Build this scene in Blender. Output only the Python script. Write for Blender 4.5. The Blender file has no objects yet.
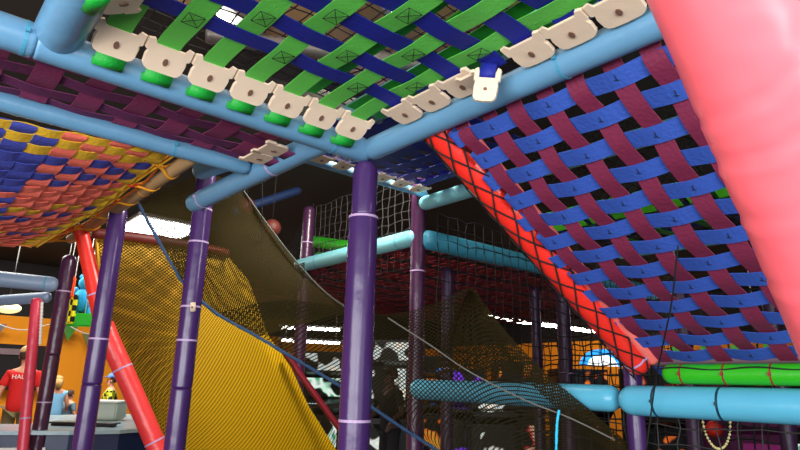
import bpy, bmesh, math, random
from mathutils import Vector, Matrix
random.seed(7)
SC = bpy.context.scene
COL = SC.collection
PI = math.pi
# ------------------------------------------------------------------ camera frame
F = 596.4
TH, RO, HE = math.radians(15), math.radians(1.535), math.radians(49.78)
CAM = Vector((0, 0, 1.3))
fw = Vector((math.cos(HE)*math.cos(TH), math.sin(HE)*math.cos(TH), math.sin(TH)))
r0 = Vector((math.sin(HE), -math.cos(HE), 0)); u0 = r0.cross(fw)
rt = math.cos(RO)*r0 + math.sin(RO)*u0
up = -math.sin(RO)*r0 + math.cos(RO)*u0
def ray(x, y): return fw + (x-400)/F*rt - (y-225)/F*up
def U(x, y, d): return CAM + ray(x, y)*d            # at a depth
def UX(x, y, X): d = ray(x, y); return CAM + d*(X/d.x)
def UY(x, y, Y): d = ray(x, y); return CAM + d*(Y/d.y)
def UZ(x, y, Z): d = ray(x, y); return CAM + d*((Z-CAM.z)/d.z)
V = Vector
# ------------------------------------------------------------------ materials
def lin(c):
    c /= 255.0
    return c/12.92 if c <= .04045 else ((c+.055)/1.055)**2.4
def rgb(r, g, b): return (lin(r), lin(g), lin(b), 1)
def mat(name, col, rough=.5, bump=0, bscale=8, var=0, emit=None, estr=0, trans=0, spec=.5, metal=0, stretch=None, sheen=0):
    m = bpy.data.materials.new(name); m.use_nodes = True
    nt = m.node_tree; n = nt.nodes; l = nt.links
    b = n['Principled BSDF']
    b.inputs['Base Color'].default_value = col
    b.inputs['Roughness'].default_value = rough
    b.inputs['Specular IOR Level'].default_value = spec
    b.inputs['Metallic'].default_value = metal
    if sheen: b.inputs['Sheen Weight'].default_value = sheen
    if emit:
        b.inputs['Emission Color'].default_value = emit
        b.inputs['Emission Strength'].default_value = estr
    if bump or var:
        tc = n.new('ShaderNodeTexCoord'); mp = n.new('ShaderNodeMapping')
        l.new(tc.outputs['Object'], mp.inputs['Vector'])
        if stretch: mp.inputs['Scale'].default_value = stretch
        nz = n.new('ShaderNodeTexNoise'); nz.inputs['Scale'].default_value = bscale; nz.inputs['Detail'].default_value = 3
        l.new(mp.outputs[0], nz.inputs['Vector'])
        if bump:
            bp = n.new('ShaderNodeBump'); bp.inputs['Strength'].default_value = bump; bp.inputs['Distance'].default_value = .02
            l.new(nz.outputs['Fac'], bp.inputs['Height']); l.new(bp.outputs[0], b.inputs['Normal'])
        if var:
            mx = n.new('ShaderNodeMix'); mx.data_type = 'RGBA'
            mx.inputs[6].default_value = tuple(c*(1-var) for c in col[:3])+(1,)
            mx.inputs[7].default_value = tuple(min(1, c*(1+var)) for c in col[:3])+(1,)
            l.new(nz.outputs['Fac'], mx.inputs[0]); l.new(mx.outputs[2], b.inputs['Base Color'])
    if trans:
        out = n['Material Output']; tr = n.new('ShaderNodeBsdfTranslucent'); tr.inputs['Color'].default_value = col
        ms = n.new('ShaderNodeMixShader'); ms.inputs[0].default_value = trans
        l.new(b.outputs[0], ms.inputs[1]); l.new(tr.outputs[0], ms.inputs[2]); l.new(ms.outputs[0], out.inputs['Surface'])
    return m
def mesh_mat(name, col, pitch, thr, rough=.8, asp=1.0):
    """diamond netting: threads of one colour, real holes between them (UVs are in metres)"""
    m = bpy.data.materials.new(name); m.use_nodes = True
    nt = m.node_tree; n = nt.nodes; l = nt.links
    b = n['Principled BSDF']; b.inputs['Base Color'].default_value = col; b.inputs['Roughness'].default_value = rough; b.inputs['Specular IOR Level'].default_value = .08
    uv = n.new('ShaderNodeUVMap'); uv.uv_map = 'UVMap'
    sp = n.new('ShaderNodeSeparateXYZ'); l.new(uv.outputs[0], sp.inputs[0])
    def mth(op, a, bb=None):
        k = n.new('ShaderNodeMath'); k.operation = op
        for i, x in enumerate((a, bb)):
            if x is None: continue
            if isinstance(x, (int, float)): k.inputs[i].default_value = x
            else: l.new(x, k.inputs[i])
        return k.outputs[0]
    v = mth('MULTIPLY', sp.outputs[1], asp)
    res = []
    for op in ('ADD', 'SUBTRACT'):
        s = mth(op, sp.outputs[0], v)
        res.append(mth('ABSOLUTE', mth('SINE', mth('MULTIPLY', s, PI/pitch))))
    mn = mth('MINIMUM', res[0], res[1])
    a = mth('LESS_THAN', mn, thr)
    l.new(a, b.inputs['Alpha'])
    return m
BEAM = mat('blue_vinyl', rgb(102, 152, 186), .3, .35, 6, .06)
TEAL = mat('teal_vinyl', rgb(120, 190, 200), .35, .2, 7)
CYAN = mat('cyan_vinyl', rgb(96, 190, 222), .3, .2, 7, .04)
PURP = mat('purple_vinyl', rgb(66, 38, 94), .26, .22, 7, .08)
PLUM = mat('dark_plum_vinyl', rgb(70, 34, 66), .28, .4, 9, .1)
RED = mat('red_vinyl', rgb(240, 48, 36), .35, .25, 8)
RED_OVER = mat('overexposed_red_vinyl', rgb(250, 104, 114), .3, .9, 4, .08)  # same red as the other tubes, overexposure put into the base colour
REDL = mat('coral_red_vinyl', rgb(236, 62, 62), .35, .4, 9)
GREENV = mat('green_vinyl', rgb(50, 185, 30), .35, .2, 7)
GREYV = mat('mauve_grey_vinyl', rgb(110, 88, 96), .5, .2, 7)
TAN = mat('tan_vinyl', rgb(172, 140, 96), .45, .2, 7)
TIE = mat('pale_plastic_tie', rgb(190, 160, 200), .5)
TIEB = mat('blue_plastic_tie', rgb(70, 150, 180), .5)
WBLUE = mat('navy_webbing', rgb(24, 36, 150), .65, .2, 90, .12, stretch=(1, 1, 1), trans=.1)
WGREEN = mat('green_webbing', rgb(104, 214, 84), .6, .2, 90, .08, trans=.06)
GREENB = mat('bright_green_vinyl', rgb(100, 235, 50), .3, .2, 9)
WLOOP = mat('glossy_green_webbing', rgb(22, 160, 52), .5, .2, 90)
WDGREEN = mat('deep_green_webbing', rgb(30, 150, 36), .6, .2, 90, .1)
WRB = mat('royal_blue_webbing', rgb(48, 84, 176), .7, .2, 60, .1)
WMAR = mat('maroon_webbing', rgb(118, 28, 64), .75, .2, 60, .12)
WPUR = mat('plum_webbing', rgb(104, 34, 84), .75, .2, 60, .12)
WMAG = mat('magenta_plum_webbing', rgb(136, 48, 92), .75, .2, 60, .12)
WCOR = mat('coral_webbing', rgb(255, 118, 96), .7, .2, 60, .06)
WYEL = mat('yellow_webbing', rgb(238, 186, 44), .7, .2, 60, .2)
WHBL = mat('dusty_blue_webbing', rgb(70, 80, 176), .7, .2, 60, .1, trans=.1)
WRED = mat('dark_red_webbing', rgb(138, 22, 34), .8, .3, 60, .2)
WBLK = mat('black_webbing', rgb(26, 20, 24), .8)
CLIP = mat('cream_plastic', rgb(238, 214, 186), .4, .1, 20, .05)
BOLT = mat('worn_brown_bolt', rgb(120, 88, 72), .5)
THREAD = mat('dark_thread', rgb(14, 30, 14), .8)
ROPEB = mat('black_rope', rgb(14, 12, 14), .7)
ROPEBL = mat('blue_black_rope', rgb(30, 66, 104), .6, .5, 120, .6)
ROPEY = mat('orange_yellow_rope', rgb(245, 165, 30), .6)
LEDC = mat('cyan_led_cord', rgb(40, 170, 210), .5, emit=rgb(40, 180, 230), estr=.6)
BLACKN = mat('black_net_twine', rgb(20, 18, 18), .8)
GREYN = mat('grey_net_twine', rgb(52, 50, 48), .8)
YELV = mat('yellow_vinyl', rgb(255, 196, 10), .45, .3, 2.2, .05)
ORW = None
CEIL = mat('dark_ceiling', rgb(40, 38, 30), .9, .1, 3)
DARKW = mat('dark_wall', rgb(20, 18, 22), .9)
FLOOR = mat('dark_carpet', rgb(40, 34, 48), .95, .2, 30, .3)
WHITEL = mat('lamp_white', rgb(255, 255, 255), .5, emit=(1, .98, .95, 1), estr=9)
FLUO = mat('fluorescent_tube_glow', rgb(255, 255, 255), .5, emit=(1, .97, .9, 1), estr=14)
WARM = mat('warm_lamp_glow', rgb(255, 230, 160), .5, emit=(1, .75, .35, 1), estr=1.3)
METAL = mat('galvanised_metal', rgb(170, 168, 165), .4, .2, 14, metal=.6)
NAVY = mat('navy_laminate', rgb(26, 44, 84), .4, .1, 5)
PALEB = mat('pale_counter_laminate', rgb(150, 178, 190), .25, .1, 9, .12)
WHITEP = mat('white_panel', rgb(235, 232, 225), .5)
BLACKP = mat('black_plastic', rgb(16, 16, 18), .35)
BINM = mat('cloudy_plastic', rgb(205, 215, 205), .3, trans=.4)
# ------------------------------------------------------------------ mesh helpers
FLAT = {'strap', 'upper_strap', 'folded_strap_end'}
def obj(name, bm, m, parent=None, smooth=True):
    me = bpy.data.meshes.new(name); bm.normal_update(); bm.to_mesh(me); bm.free()
    ms = m if isinstance(m, (list, tuple)) else [m]
    for x in ms: me.materials.append(x)
    if name in FLAT: smooth = False
    if smooth: me.polygons.foreach_set('use_smooth', [True]*len(me.polygons))
    o = bpy.data.objects.new(name, me); COL.objects.link(o)
    if parent is not None:
        o.parent = parent
        o.matrix_parent_inverse = parent.matrix_basis.inverted()
    return o
def tag(o, label=None, cat=None, group=None, kind=None):
    if label: o['label'] = label
    if cat: o['category'] = cat
    if group: o['group'] = group
    if kind: o['kind'] = kind
    return o
def thing(name, label, cat, loc, group=None):
    o = bpy.data.objects.new(name, None); COL.objects.link(o); o.location = loc; o.empty_display_size = .1
    return tag(o, label, cat, group)
def frame(d):
    d = d.normalized()
    a = V((0, 0, 1)) if abs(d.z) < .9 else V((1, 0, 0))
    s = d.cross(a).normalized(); return s, s.cross(d).normalized()
def add_tube(bm, pts, r, seg=12, cap=True, wr=0.0, seed=0):
    """sweep a circle; r is a number or a list; wr wrinkles the sleeve"""
    n = len(pts); rings = []
    rnd = random.Random(seed)
    rs = r if isinstance(r, (list, tuple)) else [r]*n
    d0 = (pts[1]-pts[0]).normalized(); s, t = frame(d0)
    for i, p in enumerate(pts):
        if i == 0: d = pts[1]-pts[0]
        elif i == n-1: d = pts[-1]-pts[-2]
        else: d = pts[i+1]-pts[i-1]
        d = d.normalized()
        s = (s-d*s.dot(d)).normalized(); t = d.cross(s)
        ring = []
        for k in range(seg):
            a = 2*PI*k/seg
            rr = rs[i]*(1+wr*(rnd.random()-.5))
            ring.append(bm.verts.new(p+(s*math.cos(a)+t*math.sin(a))*rr))
        rings.append(ring)
    for i in range(n-1):
        for k in range(seg):
            bm.faces.new((rings[i][k], rings[i][(k+1) % seg], rings[i+1][(k+1) % seg], rings[i+1][k]))
    if cap:
        bm.faces.new(rings[0][::-1]); bm.faces.new(rings[-1])
    return rings
def sleeve_bm(a, b, r, seg=20, soft=True, wr=.012, seed=0, step=.12, ends=(1, 1)):
    """a foam sleeve with softly rounded ends"""
    bm = bmesh.new(); L = (b-a).length; d = (b-a)/L
    e = min(r*.9, L*.2)
    ts = []; rs = []
    if soft:
        for k in range(5):
            q = k/4*PI/2; ee = e if ends[0] else .014; lo = .35 if ends[0] else .86
            ts.append(ee*(1-math.cos(q))); rs.append(r*(lo+(1-lo)*math.sin(q)))
    else: ts.append(0); rs.append(r)
    n = max(2, int((L-2*e)/step))
    for k in range(1, n): ts.append(e+(L-2*e)*k/n); rs.append(r)
    if soft:
        for k in range(4, -1, -1):
            q = k/4*PI/2; ee = e if ends[1] else .014; lo = .35 if ends[1] else .86
            ts.append(L-ee*(1-math.cos(q))); rs.append(r*(lo+(1-lo)*math.sin(q)))
    else: ts.append(L); rs.append(r)
    add_tube(bm, [a+d*t for t in ts], rs, seg, True, wr, seed)
    return bm
def ring_bm(c, d, r, w=.006, h=.003, seg=24):
    bm = bmesh.new(); d = d.normalized()
    s, t = frame(d); prof = [(-w, 0), (-w, h), (w, h), (w, 0)]
    rings = []
    for k in range(seg):
        a = 2*PI*k/seg; n = s*math.cos(a)+t*math.sin(a)
        rings.append([bm.verts.new(c+d*x+n*(r+y-.0015)) for x, y in prof])
    for k in range(seg):
        A, B = rings[k], rings[(k+1) % seg]
        for j in range(4): bm.faces.new((A[j], A[(j+1) % 4], B[(j+1) % 4], B[j]))
    # the tail and head of the tie
    q = c+s*(r+.006)
    add_box(bm, q, s*.008, t*.008, d*.006)
    return bm
def add_box(bm, c, ax, ay, az):
    vs = [bm.verts.new(c+ax*i+ay*j+az*k) for i in (-1, 1) for j in (-1, 1) for k in (-1, 1)]
    for f in ((0, 1, 3, 2), (4, 6, 7, 5), (0, 4, 5, 1), (2, 3, 7, 6), (0, 2, 6, 4), (1, 5, 7, 3)):
        bm.faces.new([vs[i] for i in f])
def box_bm(c, sx, sy, sz, bev=0, rz=0):
    bm = bmesh.new(); c = V(c); ca, sa = math.cos(rz), math.sin(rz)
    add_box(bm, c, V((ca, sa, 0))*sx/2, V((-sa, ca, 0))*sy/2, V((0, 0, sz/2)))
    bmesh.ops.recalc_face_normals(bm, faces=bm.faces)
    if bev: bmesh.ops.bevel(bm, geom=bm.edges[:], offset=bev, segments=2, affect='EDGES')
    return bm
def catmull(P, n):
    out = []; m = len(P)
    for i in range(m-1):
        p0 = P[max(0, i-1)]; p1 = P[i]; p2 = P[i+1]; p3 = P[min(m-1, i+2)]
        for k in range(n):
            t = k/n
            out.append(.5*((2*p1)+(p2-p0)*t+(2*p0-5*p1+4*p2-p3)*t*t+(3*p1-p0-3*p2+p3)*t**3))
    out.append(P[-1].copy()); return out
def bridge(bm, a, b):
    n = len(a)
    for k in range(n-1):
        bm.faces.new((a[k], a[k+1], b[k+1], b[k]))
# ------------------------------------------------------------------ padded posts and beams
def pipe(name, a, b, r, m, label, cat='pipe', ties=(), joints=(), group=None, tie_m=None, soft=True, seg=22, wr=.012, rscale=None):
    a = V(a); b = V(b); d = (b-a)
    root = thing(name, label, cat, a if a.z < b.z else b, group)
    cuts = [0]+list(joints)+[1]
    for i in range(len(cuts)-1):
        rr = r*(rscale[i] if rscale else 1)
        obj('foam_sleeve', sleeve_bm(a+d*cuts[i], a+d*cuts[i+1], rr, seg, soft, wr, seed=i+len(label), ends=(i == 0, i == len(cuts)-2)), m, root)
    if joints: obj('steel_core', sleeve_bm(a+d*.01, a+d*.99, r*.55, 12, False, 0), METAL, root)
    for t in ties:
        k = sum(1 for c in joints if t > c); rr = r*(rscale[k] if rscale else 1)
        obj('cable_tie', ring_bm(a+d*t, d, rr), tie_m or TIE, root, False)
    return root
def post(x, y, z1, r, m, label, ties=(), joints=(.55,), z0=0, **k):
    return pipe('padded_post', (x, y, z0), (x, y, z1), r, m, label, 'post', ties, joints, **k)
H = 2.5
pA = post(1.78, 2.40, 2.44, .076, PURP, 'thick purple padded post under the corner where two blue beams meet', ties=(.463, .873), joints=(.876,), rscale=(1, .86))
pB = post(1.53, 3.95, 2.76, .066, PURP, 'purple padded post in front of the yellow netted wall, under the light blue pipe ends', ties=(.56, .64, .80, .885), joints=(.45,))
post(1.13, 4.50, 2.50, .063, PURP, 'purple padded post under the end of the tan rope pipe', ties=(.32, .62), joints=(.5,))
post(1.31, 6.80, 2.50, .068, PLUM, 'plum padded post beside the short coral pole, leftmost of the posts', ties=(.42, .85), joints=(.6,))
post(3.36, 5.55, 3.2, .064, PLUM, 'slim plum padded post beside black rope netting left of the thick purple post', ties=(.74, .80, .87), joints=(.7,))
post(3.32, 3.68, 3.05, .064, PLUM, 'plum padded post where two teal pipes meet, behind the pointed net', ties=(.73,), joints=(.73,))
post(3.36, 1.84, 1.70, .05, PURP, 'purple padded post that the two cyan beam lengths join on', ties=(), joints=(.5,), rscale=(1.5, 1))
def hook(p, px, d, s):
    c = U(px[0], px[1], d); bm = bmesh.new(); add_box(bm, c, rt*.012*s, up*.022*s, fw*.012); bmesh.ops.bevel(bm, geom=bm.edges[:], offset=.004, segments=2, affect='EDGES')
    h = obj('bracket', bm, CLIP, p); obj('bolt', disc_bm(c-fw*.012, -fw, .006*s, .004), BOLT, h, False)
def beam(a, b, r, m, label, **k): return pipe('padded_beam', a, b, r, m, label, 'beam', **k)
beam((-.6, 2.40, 2.5), (1.80, 2.40, 2.5), .066, BEAM, 'light blue padded beam with strap clips, running left from the thick purple post', ties=(.33, .90), joints=(.345,), tie_m=TIEB, soft=True, wr=.006)
beam((1.78, 2.38, 2.5), (1.78, -.3, 2.5), .060, BEAM, 'light blue padded beam running up right from the thick purple post to the pink tube', ties=(.455,), joints=(), tie_m=TIEB, wr=.004)
beam((-.5, 3.08, 2.5), (1.44, 3.08, 2.5), .048, BEAM, 'thin blue padded beam above the multicoloured hammock', ties=(.77,), tie_m=TIEB, wr=.004)
beam((1.47, 4.0, 2.48), (1.53, 2.40, 2.5), .064, BEAM, 'light blue padded beam ending at the post before the yellow wall', ties=(.12, .68), tie_m=TIE, wr=.004)
beam((.29, 2.42, 2.54), (.30, .2, 2.54), .084, BEAM, 'short thick blue beam at the top left coming towards the viewer', ties=(), wr=.006)
beam(U(197, 172, 3.80), U(262, 150, 3.45), .058, BEAM, 'short blue pipe stub on the post just above another beam end', ties=())
# far level pipes
beam((3.30, 3.66, 2.52), (3.30, 5.62, 2.52), .072, TEAL, 'pale teal beam between two plum posts, left of the corner post', ties=(.12, .78), tie_m=TIEB)
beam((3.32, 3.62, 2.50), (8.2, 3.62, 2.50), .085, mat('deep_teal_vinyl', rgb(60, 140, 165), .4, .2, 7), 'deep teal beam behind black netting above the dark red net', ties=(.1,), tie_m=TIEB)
beam((3.30, 3.62, 2.80), (3.30, -.6, 2.80), .062, TEAL, 'teal pipe with round end high on the plum corner post, passing behind the sloping net', ties=(.35,), tie_m=TIEB)
beam((1.9, 3.62, 2.90), (3.35, 3.62, 2.90), .035, BEAM, 'thin blue pipe with netting between the thick purple post and the plum post')
beam((5.0, 2.8, 2.52), (5.0, -1.2, 2.52), .055, TEAL, 'teal pipe far behind the lower half of the sloping net')
# cyan mid level beam
beam((3.30, 3.68, 1.27), (3.30, 1.90, 1.255), .077, CYAN, 'left length of the cyan horizontal beam, partly behind fine dark net', ties=(.62,), tie_m=TIEB, wr=.006)
beam((3.26, 1.86, 1.25), (3.26, .2, 1.25), .082, CYAN, 'right length of the cyan horizontal beam below the green tube', ties=(.13, .33), tie_m=mat('dark_tie', rgb(20, 60, 80), .5), wr=.006)
# tan pipe of the hammock
beam(V((1.13, 3.14, 2.5)), V((1.08, 5.7, 2.44)), .042, TAN, 'tan padded pipe that the hammock ropes are tied to', ties=(.3, .8), tie_m=ROPEY)
# red side tube wrapped in rope net
R0 = U(432, 126, 2.89); R1 = V((3.30, 1.74, 1.42))
red = thing('padded_rail', 'bright red padded tube wrapped in black rope net, sloping down right', 'tube', R1)
obj('foam_sleeve', sleeve_bm(R0, R1, .067, 22, True, .01, 3, ends=(0, 1)), RED, red)
obj('cable_tie', ring_bm(R0.lerp(R1, .95), R1-R0, .067), TIE, red, False)
def net_wrap(a, b, r, nh, turns, rr):
    bm = bmesh.new(); d = (b-a); s, t = frame(d)
    rnd = random.Random(2)
    for sg in (-1, 1):
        for h in range(nh):
            pts = []
            N = 46
            for i in range(N+1):
                q = i/N; ang = 2*PI*(h/nh + sg*turns*q) + .10*math.sin(q*23+h*2)
                bow = .003+.004*abs(math.sin(q*19+h))
                pts.append(a+d*q+(s*math.cos(ang)+t*math.sin(ang))*(r+bow))
            add_tube(bm, pts, rr, 5)
    return bm
obj('rope_net_cover', net_wrap(R0, R1, .069, 5, 2.1, .0046), BLACKN, red)
rail2 = pipe('padded_rail', R0+V((.05, -.10, .03)), R1+V((-.0, -.07, .04)), .036, mat('pale_coral_vinyl', rgb(250, 120, 110), .4, .2, 8), 'coral padded rail showing in pieces between the blue strap ends beside the red tube', 'tube')
# foreground pink tube
pk = thing('padded_tube', 'huge pink-red padded tube in the right foreground', 'tube', U(905, 340, .80))
def fore_tube():
    a = U(708, -60, .70); b = U(893, 400, .80)
    bm = bmesh.new(); n = 60; pts = []; rs = []
    for i in range(n+1):
        q = i/n; pts.append(a.lerp(b, q)); rs.append(.083*(1+.003*math.sin(q*31)+.004*math.sin(q*17+1)))
    rings = add_tube(bm, pts, rs, 64, True)
    s = (b-a).normalized()
    # long creases pulled across the vinyl
    for v in bm.verts:
        q = (v.co-a).dot(s)/(b-a).length
        c = a+s*(v.co-a).dot(s); n_ = (v.co-c); ang = math.atan2(n_.dot(up), n_.dot(rt))
        fade = .55*max(0, math.cos(ang+2.35))**3
        for q0, k, w, dep in ((.36, -.06, .010, .007*fade), (.50, -.02, .009, .006*fade), (.26, -.08, .010, .005*fade), (.64, -.05, .012, .004*fade)):
            x = q-q0-k*(((ang+2.2+PI) % (2*PI))-PI)
            v.co -= n_.normalized()*dep*math.exp(-(x/w)**2)
            v.co += n_.normalized()*dep*.6*math.exp(-((x-.02)/w)**2)
    return bm
obj('foam_sleeve', fore_tube(), RED_OVER, pk)
_a, _b = U(708, -60, .70), U(893, 400, .80); _d = (_b-_a).normalized()
obj('foam_sleeve', sleeve_bm(_b+_d*.01, _b+_d*((_b.z-.05)/-_d.z), .083, 32, True, .004, 9), RED_OVER, pk)
obj('foam_sleeve', sleeve_bm(_a-_d*.95, _a-_d*.01, .083, 32, True, .004, 8, ends=(1, 0)), RED_OVER, pk)
# green tube at the foot of the sloping net
g0, g1 = UX(664, 374, 3.26), UX(664, 374, 3.26)+V((0, -1.5, 0))
gt = thing('padded_rail', 'bright green padded tube at the foot of the sloping net', 'tube', g0)
obj('foam_sleeve', sleeve_bm(g0, g1, .052, 20, True, .01, 5), GREENV, gt)
bm = bmesh.new(); rp = [g0.lerp(g1, k/40)+V((-.046, 0, .026+.007*math.sin(k/40*25))) for k in range(41)]
add_tube(bm, rp, .0045, 6); obj('lacing_rope', bm, ROPEB, gt)
for k in range(7):
    q = (k+.5)/7
    obj('cable_tie', ring_bm(g0.lerp(g1, q), g1-g0, .053, .004, .003), mat('red_tie%d' % k, rgb(150, 40, 40), .6) if k == 0 else bpy.data.materials['red_tie0'], gt, False)
beam(g0+V((.08, .12, .085)), g1+V((.08, 0, .085)), .045, GREYV, 'mauve grey padded beam just above the green tube')
# left red poles
pts = catmull([UY(80, 226, 5.2), UY(90, 268, 5.15), UY(104, 325, 5.05), UY(130, 385, 4.95), UY(166, 468, 4.8)], 8)
sl = thing('slide_rail', 'long coral red padded rail sloping down beside the yellow netted wall', 'rail', pts[-1])
bm = bmesh.new(); add_tube(bm, pts[:17], [.052+.012*i/16 for i in range(17)], 18, True, .01); obj('foam_sleeve', bm, RED, sl)
bm = bmesh.new(); add_tube(bm, pts[16:], .074, 18, True, .01); obj('foam_sleeve', bm, REDL, sl)
for i in (12, 22, 29): obj('cable_tie', ring_bm(pts[i], pts[i+1]-pts[i], .067 if i < 16 else .075), TIE, sl, False)
q0 = UY(32, 470, 6.6); q1 = UY(37, 298, 6.75)
pipe('padded_post', V((q0.x-.06, 6.55, 0)), q1, .048, mat('rose_vinyl', rgb(225, 62, 90), .35, .4, 9), 'slim coral pink pole left of the leftmost purple post', 'post', ties=(.2, .45))
# grey-blue pipes upper left behind
GB = mat('grey_blue_vinyl', rgb(128, 150, 180), .4, .2, 7)
beam(UY(-30, 276, 6.9), UY(58, 285, 6.7), .075, GB, 'grey blue beam below the hammock at the left edge', ties=(.85,), tie_m=TIEB)
beam(UY(-30, 303, 7.6), UY(50, 297, 6.9), .055, GB, 'lower grey blue beam running back from the plum post at the left edge')
# ------------------------------------------------------------------ straps and woven nets
def ribbon(pts, width, side, th=.0035, arch=0):
    """strap through pts, its flat side along `side`"""
    bm = bmesh.new(); prev = None
    n = len(pts)
    for i, p in enumerate(pts):
        d = (pts[min(i+1, n-1)]-pts[max(i-1, 0)]).normalized()
        sd = (side-d*side.dot(d)).normalized(); nn = sd.cross(d)
        w = width/2
        cur = [bm.verts.new(p+sd*w-nn*th), bm.verts.new(p+sd*w+nn*th), bm.verts.new(p-sd*w+nn*th), bm.verts.new(p-sd*w-nn*th)]
        if prev:
            for k in range(4): bm.faces.new((prev[k], prev[(k+1) % 4], cur[(k+1) % 4], cur[k]))
        else: bm.faces.new(cur[::-1])
        prev = cur
    bm.faces.new(prev); return bm
def stitch_bm(c, u, v, n, w, h, r=.0016):
    bm = bmesh.new()
    A, B, C_, D = [c+u*a*w/2+v*b*h/2+n*.006 for a, b in ((-1, -1), (1, -1), (1, 1), (-1, 1))]
    for p, q in ((A, B), (B, C_), (C_, D), (D, A), (A, C_), (B, D)): add_tube(bm, [p, q], r, 4)
    return bm
def clip_bm(c, u, v, n, L=.15, W=.12, T=.012):
    """cream strap anchor: u points to the strap, v across, n down; rounded foot, two prongs at the strap side"""
    out = [(-.50, 0)]
    pts = []
    for k in range(9):
        a = PI/2+PI*k/8; pts.append((-(abs(math.cos(a))**.5)*.44-.04, (abs(math.sin(a))**.45)*(1 if math.sin(a) > 0 else -1)*.49))
    pts += [(.10, -.46), (.14, -.54), (.46, -.54), (.50, -.40), (.36, -.34), (.36, .34), (.50, .40), (.46, .54), (.14, .54), (.10, .46)]
    bm = bmesh.new()
    lo = [bm.verts.new(c+u*x*L+v*y*W-n*T/2) for x, y in pts]
    hi = [bm.verts.new(c+u*x*L+v*y*W*.94+n*T/2) for x, y in pts]
    bm.faces.new(lo); bm.faces.new(hi[::-1]); N = len(pts)
    for k in range(N): bm.faces.new((lo[k], hi[k], hi[(k+1) % N], lo[(k+1) % N]))
    bmesh.ops.recalc_face_normals(bm, faces=bm.faces)
    return bm
def disc_bm(c, n, r, h=.006, seg=14, ax=None, k=1.0):
    bm = bmesh.new(); s, t = frame(n)
    if ax is not None: s = ax; t = n.cross(ax).normalized()
    a = [bm.verts.new(c+s*math.cos(2*PI*i/seg)*r*k+t*math.sin(2*PI*i/seg)*r) for i in range(seg)]
    b = [bm.verts.new(x.co*1+n*h) for x in a]
    b = [x for x in b]
    bm.faces.new(a[::-1]); bm.faces.new(b)
    for i in range(seg): bm.faces.new((a[i], a[(i+1) % seg], b[(i+1) % seg], b[i]))
    bmesh.ops.recalc_face_normals(bm, faces=bm.faces)
    return bm
DN = V((0, 0, -1))
def add_clip(c, u, parent, tabm, n=DN, loop=True, L=.145, W=.168):
    u = u.normalized(); n = (n-u*n.dot(u)).normalized(); v = n.cross(u).normalized()
    k = obj('strap_clip', clip_bm(c, u, v, n, L, W), CLIP, parent, False)
    obj('bolt', disc_bm(c-u*.012+n*.006, n, .010, .005, 12, u, 1.6), BOLT, k, False)
    if not loop: return k
    a = c-u*.040+n*.004
    # loop of webbing curling over the beam beyond the clip
    lp = [a+u*.0-n*.01, a-u*.034+n*.0, a-u*.060+n*.006, a-u*.082-n*.004, a-u*.086-n*.026, a-u*.07-n*.04]
    bmr = ribbon(catmull(lp, 4), .108, v, .004)
    obj('webbing_loop', bmr, WLOOP if tabm == WGREEN else tabm, k)
    return k
hook(pA, (366, 438), 2.87, 1.4); hook(pB, (193, 307), 3.82, 1.3)
# --- blue and green deck overhead
net = thing('strap_deck', 'overhead deck net woven of green and navy straps between the two near blue beams', 'net', (1.0, 1.5, 2.5))
gx = [.451+.1835*i for i in range(7)]
bys = [1.93, 1.75, 1.565, 1.385, 1.21, 1.035, .855, .67, .5]
z0 = 2.562
def wz(i, j): return .004*(1 if (i+j) % 2 else -1)
for i, x in enumerate(gx):
    pts = [V((x, 2.24, z0-.028))]
    pts.append(V((x, 2.13, z0-.006)))
    for j, y in enumerate(bys): pts.append(V((x+.004*math.sin(j+i), y, z0-wz(i, j))))
    pts.append(V((x, .3, z0)))
    s = obj('strap', ribbon(catmull(pts, 6), .092, V((1, 0, 0)), .0013), WGREEN, net)
    for j in range(0, len(bys)-1):
        if (i+j) % 2: continue
        c = V((x, bys[j]+.012, z0-wz(i, j)-.004))
    for yy in (bys[0] if i % 2 else bys[1], bys[2] if i % 2 else bys[3]):
        obj('stitching', stitch_bm(V((x, yy, z0-.012)), V((1, 0, 0)), V((0, 1, 0)), DN, .06, .075), THREAD, s)
    add_clip(V((x+.012, 2.222, z0-.042)), V((0, -.84, .54)), net, WGREEN, V((0, -.54, -.84)))
for j, y in enumerate(bys):
    pts = [V((1.66, y, z0-.03))]
    for i in range(6, -1, -1): pts.append(V((gx[i], y+.004*math.sin(i*2+j), z0+wz(i, j))))
    pts.append(V((.36, y, z0-.002)))
    obj('strap', ribbon(catmull(pts, 6), .092, V((0, 1, 0)), .0013), WBLUE, net)
    if j == 3:      # the clip that has swung loose
        n2 = (V((-.75, -.55, -.15))).normalized(); u2 = V((.12, -.10, 1)).normalized()
        c = V((1.61, y+.02, z0-.12))
        n2 = (n2-u2*n2.dot(u2)).normalized(); v2 = n2.cross(u2).normalized()
        k = obj('strap_clip', clip_bm(c, u2, v2, n2, .15, .10), CLIP, net, False)
        obj('bolt', disc_bm(c-u2*.02+n2*.006, n2, .007, .004), BOLT, k, False)
        obj('webbing_loop', ribbon([c+u2*.03+n2*.008, c+u2*.06+n2*.012, c+u2*.09+n2*.004, c+u2*.11-n2*.01], .062, v2, .003), WBLUE, k)
        obj('strap_clip', clip_bm(V((1.63, y+.10, z0-.06)), V((-1, 0, 0)), V((0, 1, 0)), DN, .13, .10), CLIP, net, False)
    else: add_clip(V((1.635, y, z0-.045)), V((-.96, 0, .22)), net, WBLUE, V((-.22, 0, -.96)), False)
    if j < 6: add_clip(V((.41, y, z0-.05)), V((.85, 0, .5)), net, WGREEN if j < 2 else WBLUE, V((.5, 0, -.85)))
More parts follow.
